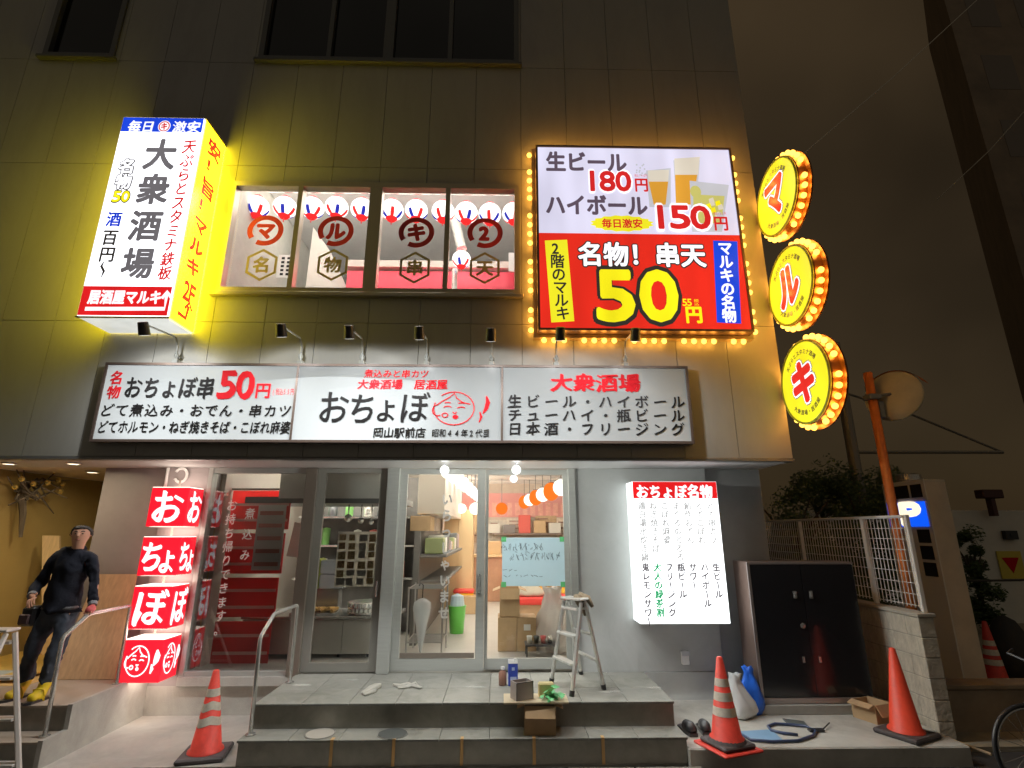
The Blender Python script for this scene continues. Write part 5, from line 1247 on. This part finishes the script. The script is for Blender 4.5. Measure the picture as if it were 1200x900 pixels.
# ================================================================== SHOP INTERIOR
tube = emis('shop_lamp_glow', (1, .96, .88), 60)
for i in range(8):
    y = .9 + .98 * i; x = -.74 + .028 * i; z = 2.83
    t = thing('box_lamp', f'{ord_[i]} box lamp from the door in the bright row hung inside the shop', 'lamp', (x, y, z - .1), group='white box lamps in a row inside the shop')
    part('shade', t, tube, lambda b: b.box((x - .11, y - .17, z - .085), (x + .11, y + .17, z + .085), .03))
    part('cord', t, black, lambda b: b.cyl((x, y, z + .101), (x, y, 3.45), .008, 6))
glo = emis('shop_lantern_glow', (1, .90, .74), 26); glor = emis('shop_orange_glow', (1, .20, .02), .62)
names = ['nearest', 'second nearest', 'third nearest', 'fourth nearest', 'fifth nearest', 'sixth nearest', 'farthest']
for i in range(7):
    y = 1.5 + .95 * i; x = 1.13 - .085 * i; z = 2.72; o_ = i % 2 == 0
    r = .15 if o_ else .14
    t = thing('round_lantern', f'{names[i]} {"orange" if o_ else "white"} lantern of the slanting row inside the right door', 'lantern', (x, y, z - r), group='alternating lanterns inside the shop')
    part('globe', t, glor if o_ else glo, lambda b: b.ball((x, y, z), r, 18, 12, 1.15 if o_ else 1), smooth=True)
    part('cap', t, black, lambda b: [b.lathe([(.001, z + r * 1.1), (.06, z + r * 1.1), (.06, z + r * 1.18), (.001, z + r * 1.18)], (x, y, 0), n=12, cap=False), b.cyl((x, y, z + r * 1.18), (x, y, 3.45), .007, 5)])
for (px, py, Y, r, m_, lb) in ((586 - 45, 596, 4.5, .10, glo, 'small white globe lamp hanging beyond the row of box lamps'), (557, 596, 4.2, .12, glo, 'larger white globe lamp hanging left of the door stile'), (588, 596, 6.0, .14, glor, 'orange lantern hanging alone right of the door stile'), (602, 561, 1.6, .06, tube, 'small bright lamp seen under the bare bulb, inside the right door')):
    q = at(px, py, Y)
    t = thing('globe_lamp', lb, 'lamp', (q.x, Y, q.z - r)); part('globe', t, m_, lambda b: b.ball(q, r, 14, 10), smooth=True)
    part('cord', t, black, lambda b: b.cyl((q.x, Y, q.z + r), (q.x, Y, 3.45), .007, 5))
part('pink_band', bw, mat('pink_band', (.62, .27, .24), .7, var=.06), lambda b: b.box((-1.28, 8.793, 2.38), (2.98, 8.799, 3.05)))
part('menu_strips', bw, mat('pink_paper', (.70, .36, .28), .7, var=.2, vscale=9), lambda b: [b.box((-.9 + .22 * k, 8.78, 2.42), (-.76 + .22 * k, 8.79, 2.78)) for k in range(17)])
part('kitchen_lamp', bld, emis('kitchen_lamp', (1, .95, .85), 110), lambda b: b.box((-3.4, 1.75, 3.40), (-1.7, 1.95, 3.44)))

# poster on the right door, with tape
q0, q1 = at(588.5, 630, .08), at(663, 687, .08)
t = thing('paper_notice', 'pale blue handwritten paper taped to the right door glass', 'notice', ((q0.x + q1.x) / 2, .08, q1.z))
part('sheet', t, thin_paper('blue_paper', (.62, .74, .80)), lambda b: b.box((q0.x, .096, q1.z), (q1.x, .099, q0.z)))
part('tape', t, mat('green_tape', (.10, .42, .16), .5), lambda b: [b.box((x - .03, .0925, z - .03), (x + .03, .0945, z + .03)) for x in (q0.x + .02, q1.x - .03) for z in (q0.z - .02, q1.z + .02)])
rnd = random.Random(9)
def scrib(b):
    for row, (y, h, xs, xe) in enumerate(((641, .10, 592, 640), (652, .11, 600, 655), (668, .04, 592, 606), (675, .03, 592, 636))):
        x = xs
        while x < xe:
            c = at(x, y, .095)
            for _ in range(3 if h > .05 else 1):
                b.ring_tube([c + V((rnd.uniform(-.03, .03), 0, rnd.uniform(-h, h) / 2)), c + V((rnd.uniform(-.03, .03), 0, rnd.uniform(-h, h) / 2)), c + V((rnd.uniform(-.03, .03), 0, rnd.uniform(-h, h) / 2))], .003, 4)
            x += 6
part('handwriting', t, mat('pencil_grey', (.22, .28, .32), .7), scrib)
# menu sheets on the kitchen door
q0, q1 = at(396.5, 623, .095), at(440, 687.5, .095)
t = thing('menu_poster', 'sheet of small food photos stuck inside the kitchen door glass', 'poster', ((q0.x + q1.x) / 2, .1, q1.z))
part('sheet', t, thin_paper('poster_paper', (.70, .68, .62)), lambda b: b.box((q0.x, .1, q1.z), (q1.x, .104, q0.z)))
def photos(b):
    rn = random.Random(2)
    for i in range(4):
        for j in range(6):
            x = q0.x + .02 + i * (q1.x - q0.x - .03) / 4 + (.012 if i > 1 else 0); z = q0.z - .03 - j * (q0.z - q1.z - .05) / 6 - (.015 if j > 2 else 0); b.m = rn.choice([0, 0, 1, 2]); b.box((x, .097, z - rn.uniform(.07, .10)), (x + rn.uniform(.07, .105), .0985, z - rn.uniform(0, .015)))
b = MB(); photos(b); b.build('printed_photos', [mat('food_tan', (.5, .36, .18), .6, var=.5, vscale=40), mat('food_brown', (.34, .20, .10), .6, var=.5, vscale=40), mat('food_grey', (.46, .45, .42), .6, var=.3, vscale=40)], t)
# red cloth added to imitate the red boxes' reflections, paper strip behind the left window
t = thing('red_reflection', 'added red cloth with pale bands imitating reflections of the red boxes in the left window', 'reflection', (-3.25, .55, .6))
zt = [2.52, 2.02, 1.97, 1.47, 1.42, .95, .90, .42]
redc = sheer('reflection_red', (.50, .035, .045), .93, .6); palec = mat('reflection_pale', (.85, .52, .48), .6)
part('cloth', t, thin_paper('reflection_red_cloth', (.80, .12, .12)), lambda b: [b.box((-3.58, .50, zt[i + 1]), (-2.80 - .012 * i, .51, zt[i])) for i in (0, 2, 4, 6)])
part('pale_band', t, palec, lambda b: [b.box((-3.56, .488, zt[i + 1] + hh), (-2.82 - .012 * i, .497, zt[i + 1] + hh + .035)) for i in (0, 2, 4, 6) for hh in (.10, .30)])
part('rod', t, brz, lambda b: b.cyl((-3.6, .505, 2.54), (-2.75, .505, 2.54), .015, 8))
q0, q1 = at(305, 592, .5), at(329, 668, .5)
t = thing('paper_strip', 'long white paper strip with red bands hanging behind the left window', 'paper', ((q0.x + q1.x) / 2, .47, q1.z))
part('sheet', t, white, lambda b: b.box((q0.x, .46, q1.z), (q1.x, .465, q0.z)))
part('red_print', t, mat('strip_pink', (.60, .25, .22), .6), lambda b: [b.box((q0.x + .03, .456, q1.z + .05 + .16 * k), (q1.x - .03, .4585, q1.z + .10 + .16 * k)) for k in range(5)])
# kitchen
kt = thing('kitchen_counter', 'stainless steel kitchen counter behind the kitchen door', 'counter', (-2.0, 1.3, DZ))
kxa, kxb, kya = -3.35, -1.36, .75
kz = at(400, 722, kya).z
part('top', kt, inox, lambda b: b.box((kxa - .02, kya - .03, kz - .035), (kxb, kya + .75, kz), .006))
ksteel = mat('counter_steel', (.42, .40, .36), .35, .35, var=.08, vscale=1.5)
part('cabinet', kt, ksteel, lambda b: [b.box((kxa, kya + .002, .47), (-2.05, kya + .7, kz - .037), .004), b.box((-2.045, kya + .002, .47), (-1.66, kya + .7, kz - .037), .004), b.ring_tube([(-1.51, kya + .16, .47), (-1.51, kya + .16, kz - .04)], .14, 24)])
part('leg', kt, black, lambda b: [b.cyl((x, kya + .08, DZ + .001), (x, kya + .08, .469), .02, 8) for x in (-3.2, -2.6, -2.1, -1.72, -1.42)])
kh = thing('extractor_hood', 'pale steel extractor hood across the top of the kitchen windows', 'hood', (-2.4, .5, 2.5))
hz0 = at(400, 584, .45).z
part('front_panel', kh, mat('hood_steel', (.55, .56, .54), .4, .1, var=.04), lambda b: b.box((-2.95, .45, hz0), (-1.36, .47, 3.1)))
part('canopy', kh, mat('hood_dark', (.08, .08, .08), .5), lambda b: b.box((-3.4, .48, hz0 - .06), (-1.35, 1.6, hz0 + .02)))
kb = thing('kitchen_shelving', 'dark back shelf with pots and tools in the kitchen', 'shelf', (-2.4, 2.4, DZ))
dkb = mat('kitchen_back_dark', (.07, .065, .06), .6, var=.3, vscale=6)
part('back_panel', kb, dkb, lambda b: b.box((-3.4, 2.6, DZ + .001), (-1.36, 2.64, 2.9)))
part('shelf', kb, inox, lambda b: [b.box((-3.3, 2.2, z), (-1.4, 2.58, z + .03)) for z in (1.25, 1.75, 2.2)])
rnd = random.Random(8)
def pots(z, n, nm):
    for i in range(n):
        x = -3.15 + 1.7 * i / n + rnd.uniform(0, .1); r = rnd.uniform(.06, .11); h = rnd.uniform(.1, .28); mm = rnd.choice([inox, white, black, mat('pot_red', (.3, .05, .04), .5), mat('pot_green', (.10, .25, .06), .5)])
        o = solo('cooking_pot', mm, f'{ord_[i]} pot from the left on the {nm} kitchen shelf', 'pot', lambda b: b.lathe([(r * .95, z + .031), (r, z + .04), (r, z + .03 + h), (r * .9, z + .03 + h), (.001, z + .05 + h)], (x, 2.38, 0), n=16), 'pots and containers on the kitchen shelves', smooth=True)
pots(1.25, 7, 'lower'); pots(1.75, 7, 'middle'); pots(2.2, 6, 'upper')
q = at(370, 716, .95)
t = thing('fried_food_tray', 'metal tray of golden fried skewers on the kitchen counter', 'tray', (q.x, .95, kz))
part('tray', t, inox, lambda b: [b.box((q.x - .30, .80, kz + .002), (q.x + .30, 1.10, kz + .03), .005)])
part('skewers', t, mat('fried_gold', (.55, .33, .10), .7, var=.3, vscale=20), lambda b: [b.ring_tube([V((q.x - .26 + .042 * k, .84, kz + .05 + .015 * (k % 3))), V((q.x - .24 + .042 * k, 1.04, kz + .06))], .022, 7) for k in range(13)])
q = at(427, 716, .95)
t = thing('patterned_pot', 'round pot with a black and white checked band on the counter', 'pot', (q.x, .95, kz))
part('body', t, inox, lambda b: b.lathe([(.20, kz + .002), (.22, kz + .02), (.22, kz + .16), (.20, kz + .165), (.001, kz + .15)], (q.x, .95, 0), n=28), smooth=True)
part('checks', t, white, lambda b: [b.raw([(q.x + .222 * cos(a_), .95 + .222 * sin(a_), z) for a_, z in ((an, z0), (an + .13, z0), (an + .13, z0 + .045), (an, z0 + .045))], [(0, 1, 2, 3)]) for j, z0 in enumerate((kz + .04, kz + .10)) for an in [2 * pi * k / 24 + .13 * j for k in range(24)]])
q = at(386, 672, 1.2)
t = thing('drawer_unit', 'clear plastic drawer box with a yellow green lid in the kitchen', 'box', (q.x, 1.2, q.z - .25))
part('drawer', t, sheer('clear_plastic', (.5, .52, .55), .8), lambda b: [b.box((q.x - .12, 1.15, q.z - .2), (q.x + .22, 1.45, q.z - .01), .01), b.box((q.x - .12, 1.15, q.z), (q.x + .22, 1.45, q.z + .18), .01)])
part('lid', t, mat('lime_plastic', (.42, .50, .06), .4), lambda b: b.box((q.x - .27, 1.16, q.z - .2), (q.x - .13, 1.44, q.z + .2), .02))
part('stand', t, inox, lambda b: b.box((q.x - .2, 1.2, kz + .001), (q.x + .15, 1.4, q.z - .201)))
q = at(352, 635, .9)
t = board('cutting_board', 'white plastic board leaning behind the bronze window post', mat('white_plastic', (.62, .60, .54), .4), [(at(336, 652, .9).x, .9, at(336, 652, .9).z), (at(360, 655, .9).x, .9, at(360, 655, .9).z), (at(369, 618, 1.0).x, 1.0, at(369, 618, 1.0).z), (at(346, 612, 1.0).x, 1.0, at(346, 612, 1.0).z)], .02)
for k, (px, py) in enumerate(((408, 607), (423, 610), (435, 612))):
    q = at(px, py, .9); solo('ladle', inox, ('ladle with the biggest bowl hanging under the hood', 'middle ladle hanging under the hood', 'ladle hanging under the hood nearest the door post')[k], 'ladle', lambda b: [b.ball(q, .055 - .01 * k, 12, 8), b.cyl(q, (q.x, q.y, hz0 - .06), .008, 6)], 'ladles under the hood', smooth=True)
# store room things behind the sliding door
q = gz(503, 770, DZ)
t = thing('wire_rack', 'tall metal wire rack just inside the sliding door', 'rack', (q.x - .05, q.y + .25, DZ))
rx0, rx1, ry0, ry1 = q.x - .30, q.x + .16, q.y - .05, q.y + .55
gm = mat('rack_steel', (.32, .31, .30), .35, .8)
for x in (rx0, rx1):
    for y in (ry0, ry1): part('post', t, gm, lambda b: b.cyl((x, y, DZ + .002), (x, y, 1.28), .012, 8))
part('shelf', t, gm, lambda b: [b.ring_tube([(rx0, ry0, z), (rx1, ry0, z), (rx1, ry1, z), (rx0, ry1, z)], .008, 6, closed=True) for z in (.6, 1.26)] + [b.box((rx0 + .01, ry0 + .05 * k, z - .003), (rx1 - .01, ry0 + .05 * k + .005, z + .003)) for z in (.6, 1.26) for k in range(1, 12)])
q2 = at(497, 690, q.y)
t = thing('umbrella', 'clear plastic umbrella hanging closed on the wire rack', 'umbrella', (q2.x, q.y - .12, .6))
part('canopy', t, sheer('umbrella_film', (.62, .62, .62), .55, .2), lambda b: b.lathe([(.012, .50), (.04, .62), (.075, .82), (.12, 1.02), (.11, 1.10), (.05, 1.14), (.012, 1.15)], (q2.x, q.y - .12, 0), n=16), smooth=True)
part('shaft', t, black, lambda b: b.ring_tube([(q2.x, q.y - .12, .44), (q2.x, q.y - .12, 1.20), (q2.x + .005, q.y - .12, 1.31), (q2.x - .03, q.y - .12, 1.34), (q2.x - .05, q.y - .12, 1.30)], .008, 6))
t = thing('storage_unit', 'grey shelving unit full of packs above the wire rack', 'shelf', (q.x - .2, 2.2, DZ))
part('cupboard', t, mat('cupboard_white', (.62, .56, .48), .6), lambda b: [b.box((-1.28, 1.6, 2.25), (-.86, 5.2, 3.2), .01)])
part('upright', t, mat('dark_unit', (.10, .09, .08), .6), lambda b: [b.box((-1.29, 1.5, DZ + .001), (-1.20, 4.9, 2.0)), b.box((-1.19, 1.52, 1.62), (-.80, 4.9, 1.66)), b.box((-1.19, 1.52, 1.26), (-.80, 4.9, 1.29))])
rnd = random.Random(12)
for i in range(9):
    y = 1.6 + .36 * i; mm = [mat('pack_green', (.24, .27, .12), .5), white, mat('pack_dark', (.07, .065, .06), .5), mat('pack_mauve', (.34, .26, .28), .6), inox][i % 5]
    solo('kitchen_pack', mm, f'{ord_[i]} pack from the front on the shelf inside the sliding door', 'pack', lambda b: b.box((-1.14, y, 1.665), (-.86, y + .26, 1.665 + rnd.uniform(.15, .33)), .012), 'packs on the shelf inside the sliding door')
qa, qb = at(480, 614, 1.5), at(505, 588, 1.5)
carton('cardboard box on top of the shelving inside the sliding door', (qa.x + qb.x) / 2, 1.8, 2.0, qb.x - qa.x, .5, .22)
qa = at(537, 640, 5.2); t = thing('wooden_cabinet', 'tall pale wooden cabinet deep inside the shop', 'cabinet', (qa.x, 5.4, DZ))
part('body', t, woodl, lambda b: b.box((qa.x - .32, 5.2, DZ + .002), (qa.x + .32, 5.7, 2.45), .01)); part('door', t, mat('cabinet_door_wood', (.62, .44, .24), .5), lambda b: [b.box((qa.x - .31, 5.17, .5), (qa.x - .005, 5.195, 2.4)), b.box((qa.x + .005, 5.17, .5), (qa.x + .31, 5.195, 2.4))])
qa = gz(535, 742, DZ); t = thing('green_bin', 'bright green plastic bin standing on the shop floor', 'bin', (qa.x, qa.y, DZ))
part('body', t, mat('bin_green', (.10, .42, .05), .4), lambda b: b.lathe([(.11, .002), (.14, .40), (.15, .41), (.13, .41), (.10, .02)], n=20), True, True); part('bag', t, mat('bin_bag', (.45, .55, .62), .4), lambda b: b.lathe([(.12, .412), (.10, .56), (.001, .60)], n=12), True)
crt = mat('crate_yellow', (.78, .42, .03), .45); seat_r = mat('seat_red', (.62, .04, .03), .5)
def crate_stool(px, py, label, k):
    q = gz(px, py, DZ); t = thing('crate_stool', label, 'stool', (q.x, q.y, DZ), R(8 * k), 'yellow crate stools with red seats')
    part('crate', t, crt, lambda b: [b.box((-.2, -.16, z), (.2, .16, z + .05), .005) for z in (.002, .15, .30)] + [b.box((x - .02, y - .02, .052), (x + .02, y + .02, .149)) for x in (-.17, 0, .17) for y in (-.135, .135)] + [b.box((x - .02, y - .02, .201), (x + .02, y + .02, .299)) for x in (-.17, 0, .17) for y in (-.135, .135)], True)
    part('seat', t, seat_r, lambda b: b.box((-.21, -.17, .352), (.21, .17, .42), .02), True)
for k, (px, py, lb) in enumerate(((543, 716, 'yellow crate stool with a red seat, leftmost inside the sliding door'), (558, 703, 'yellow crate stool with a red seat beside the door stile'), (574, 703, 'yellow crate stool with a red seat half behind the door stile'), (584, 700, 'yellow crate stool with a red seat right of the door stile'))): crate_stool(px, py, lb, k)
qa = gz(556, 719, DZ); carton('cardboard box on the floor near the yellow crate stools', qa.x, qa.y + .1, DZ, .46, .4, .32, R(4))
t = thing('dining_counter', 'long wooden counter at the back of the shop', 'counter', (.4, 6.6, DZ))
part('top', t, woodl, lambda b: b.box((-1.0, 6.3, 1.40), (2.6, 6.9, 1.46), .008)); part('front', t, mat('counter_red_wood', (.36, .19, .11), .5, var=.15), lambda b: b.box((-.98, 6.36, DZ + .002), (2.58, 6.40, 1.399)))
part('shelf', t, mat('dark_shelf', (.12, .08, .06), .6), lambda b: [b.box((-.2, 8.3, z), (2.4, 8.6, z + .04)) for z in (1.55, 1.9)])
for k, (x, h, mm) in enumerate(((-.3, .30, mat('box_a', (.42, .28, .15), .8)), (.2, .26, mat('jar_d', (.10, .10, .10), .4)), (.55, .34, mat('box_b', (.5, .34, .18), .8)), (1.3, .28, MATS['box_a']), (1.9, .36, mat('box_c', (.3, .12, .08), .7)))):
    solo('counter_box', mm, f'{ord_[k]} box from the left on the long wooden counter', 'box', lambda b: b.box((x, 6.45, 1.462), (x + .32, 6.75, 1.462 + h), .008), 'boxes on the wooden counter')
# cartons behind the right door
qa, qb = gz(583, 764, DZ), gz(629, 764, DZ); wd = (qb.x - qa.x) / 2; y0 = qa.y + .22
hb = at(600, 724, qa.y).z - DZ
carton('lower left cardboard box of the stack behind the right door', qa.x + wd / 2, y0, DZ, wd - .006, .42, hb, 0, group='cardboard boxes stacked behind the right door')
carton('lower right cardboard box with a white label, behind the right door', qa.x + wd * 1.5, y0, DZ, wd - .006, .42, hb, 0, group='cardboard boxes stacked behind the right door')
solo('box_label', white, 'white label stuck on the lower right cardboard box', 'label', lambda b: b.box((qa.x + wd * 1.35, y0 - .214, DZ + hb * .62), (qa.x + wd * 1.7, y0 - .2115, DZ + hb * .8)))
carton('open cardboard box on top of the two boxes behind the right door', qa.x + wd * .62, y0, DZ + hb + .008, wd * 1.05, .36, .36, 0, True, group='cardboard boxes stacked behind the right door')
qa = gz(648, 742, DZ)
t = thing('red_bench', 'red cushioned bench behind the cardboard boxes', 'bench', (qa.x + .1, qa.y + .6, DZ))
part('seat', t, seat_r, lambda b: b.box((qa.x - .55, qa.y + .3, .80), (qa.x + .55, qa.y + .9, .92), .03)); part('frame', t, mat('bench_wood', (.36, .22, .12), .6), lambda b: b.box((qa.x - .52, qa.y + .34, DZ + .002), (qa.x + .52, qa.y + .86, .798)))
bag('cloth_bundle', mat('bundle_cream', (.60, .54, .44), .8, bump=.6, bscale=15), 'cream cloth bundle lying on the red bench', (qa.x - .32, qa.y + .55, .92), .24, .24, 2)
qa = gz(655, 768, DZ); bag('plastic_wrap', sheer('wrap_film', (.62, .58, .54), .75, .25), 'large bundle wrapped in clear plastic behind the stepladder', (qa.x, qa.y + .3, DZ), .34, .80, 6)
qa = gz(634, 772, DZ)
t = thing('low_table', 'small black low table with cups just inside the right door', 'table', (qa.x, qa.y + .15, DZ))
part('top', t, black, lambda b: b.box((qa.x - .2, qa.y, .56), (qa.x + .22, qa.y + .3, .58), .005))
for x in (-.18, .20):
    for y in (.02, .28): part('leg', t, black, lambda b: b.cyl((qa.x + x, qa.y + y, DZ + .002), (qa.x + x, qa.y + y, .559), .012, 6))
for k in range(4):
    solo('cup', [white, black, mat('cup_red', (.4, .04, .04), .4), inox][k], ('white', 'black', 'dull red', 'steel')[k] + ' cup on the small black low table', 'cup', lambda b: b.lathe([(.03, .582), (.038, .67), (.034, .67), (.028, .59)], (qa.x - .14 + .09 * k, qa.y + .12, 0), n=12), 'cups on the low table', smooth=True)

# more of the clutter deep inside the shop
rnd = random.Random(31)
for k, (px, py, ww, hh, c) in enumerate(((583, 622, .5, .6, (.55, .50, .42)), (610, 617, .8, .45, (.62, .56, .46)), (640, 615, .6, .5, (.40, .26, .14)), (662, 622, .45, .7, (.60, .48, .36)), (556, 625, .35, .5, (.45, .30, .20)))):
    q = at(px, py, 8.72)
    t = thing('wall_poster', ['beige sheet on the back wall just right of the door stile', 'wide pale sheet on the back wall above the paper notice', 'brown sheet on the back wall above the paper notice', 'pale sheet on the back wall at the right door edge', 'brown sheet on the back wall left of the door stile'][k], 'poster', (q.x, 8.77, q.z - hh / 2))
    part('sheet', t, mat('poster_%d' % k, c, .7, var=.25, vscale=12), lambda b: b.box((q.x - ww / 2, 8.765, q.z - hh / 2), (q.x + ww / 2, 8.775, q.z + hh / 2)))
    part('print', t, mat('poster_print', (.20, .10, .07), .7), lambda b: [b.box((q.x - ww * .4, 8.758, q.z + hh * (.3 - .22 * j)), (q.x + ww * rnd.uniform(.0, .4), 8.762, q.z + hh * (.36 - .22 * j))) for j in range(3)])
for k in range(7):
    x = -.75 + .42 * k; h = rnd.uniform(.22, .5)
    solo('stock_box', [card, mat('stock_white', (.55, .52, .46), .7), mat('stock_dark', (.09, .07, .06), .6), mat('stock_red', (.42, .06, .04), .6)][k % 4], ord_[k] + ' stock box from the left on the high back shelf of the shop', 'box', lambda b: b.box((x, 8.32, 1.942), (x + .33, 8.58, 1.942 + h), .01), 'stock on the back shelf')
for k in range(3):
    x = .25 + .5 * k
    t = thing('beer_crate', ['leftmost yellow beer crate before the wooden counter', 'middle yellow beer crate before the wooden counter', 'rightmost yellow beer crate before the wooden counter'][k], 'crate', (x, 5.9, DZ), group='beer crates before the counter')
    part('crate', t, crt, lambda b: [b.box((x - .2, 5.72, DZ + z), (x + .2, 6.06, DZ + z + .09), .006) for z in (.002, .13, .26, .39, .52)] + [b.box((x + dx - .02, 5.74, DZ + z), (x + dx + .02, 5.78, DZ + z + .038)) for dx in (-.17, .17) for z in (.0925, .2205, .3505, .4805)])
    part('lid', t, seat_r, lambda b: b.box((x - .21, 5.70, DZ + .612), (x + .21, 6.08, DZ + .68), .02))

# dusty scuffs on the landing, a pipe and ring on the pillar
dust = sheer('dust_film', (.62, .61, .56), .30, .9)
rnd = random.Random(77)
def smear(b, px, py, a_, c_):
    q = gz(px, py, DZ); b.face([(q.x + a_ * cos(2 * pi * k / 18) * rnd.uniform(.55, 1.1), q.y + c_ * sin(2 * pi * k / 18) * rnd.uniform(.5, 1.1), DZ + .0035) for k in range(18)])
for px, py, a_, c_ in ((352, 803, .13, .05), (413, 797, .10, .04), (556, 805, .12, .05), (646, 799, .10, .04), (716, 811, .13, .05), (768, 806, .09, .06)):
    part('dust_mark', st, dust, lambda b: smear(b, px, py, a_, c_))
q = at(212, 557, -.03)
solo('wall_ring', white, 'white curled ring fixed to the pillar above the topmost red box', 'ring', lambda b: b.ring_tube([(q.x + .075 * cos(R(a_)), -.03, q.z + .085 * sin(R(a_))) for a_ in range(-150, 151, 20)], .017, 8), smooth=True)
q = at(196, 556, -.03)
solo('wall_pipe', white, 'short white pipe running down the pillar to the topmost red box', 'pipe', lambda b: b.cyl((q.x, -.03, 2.52), (q.x, -.03, 2.766), .018, 10), smooth=True)
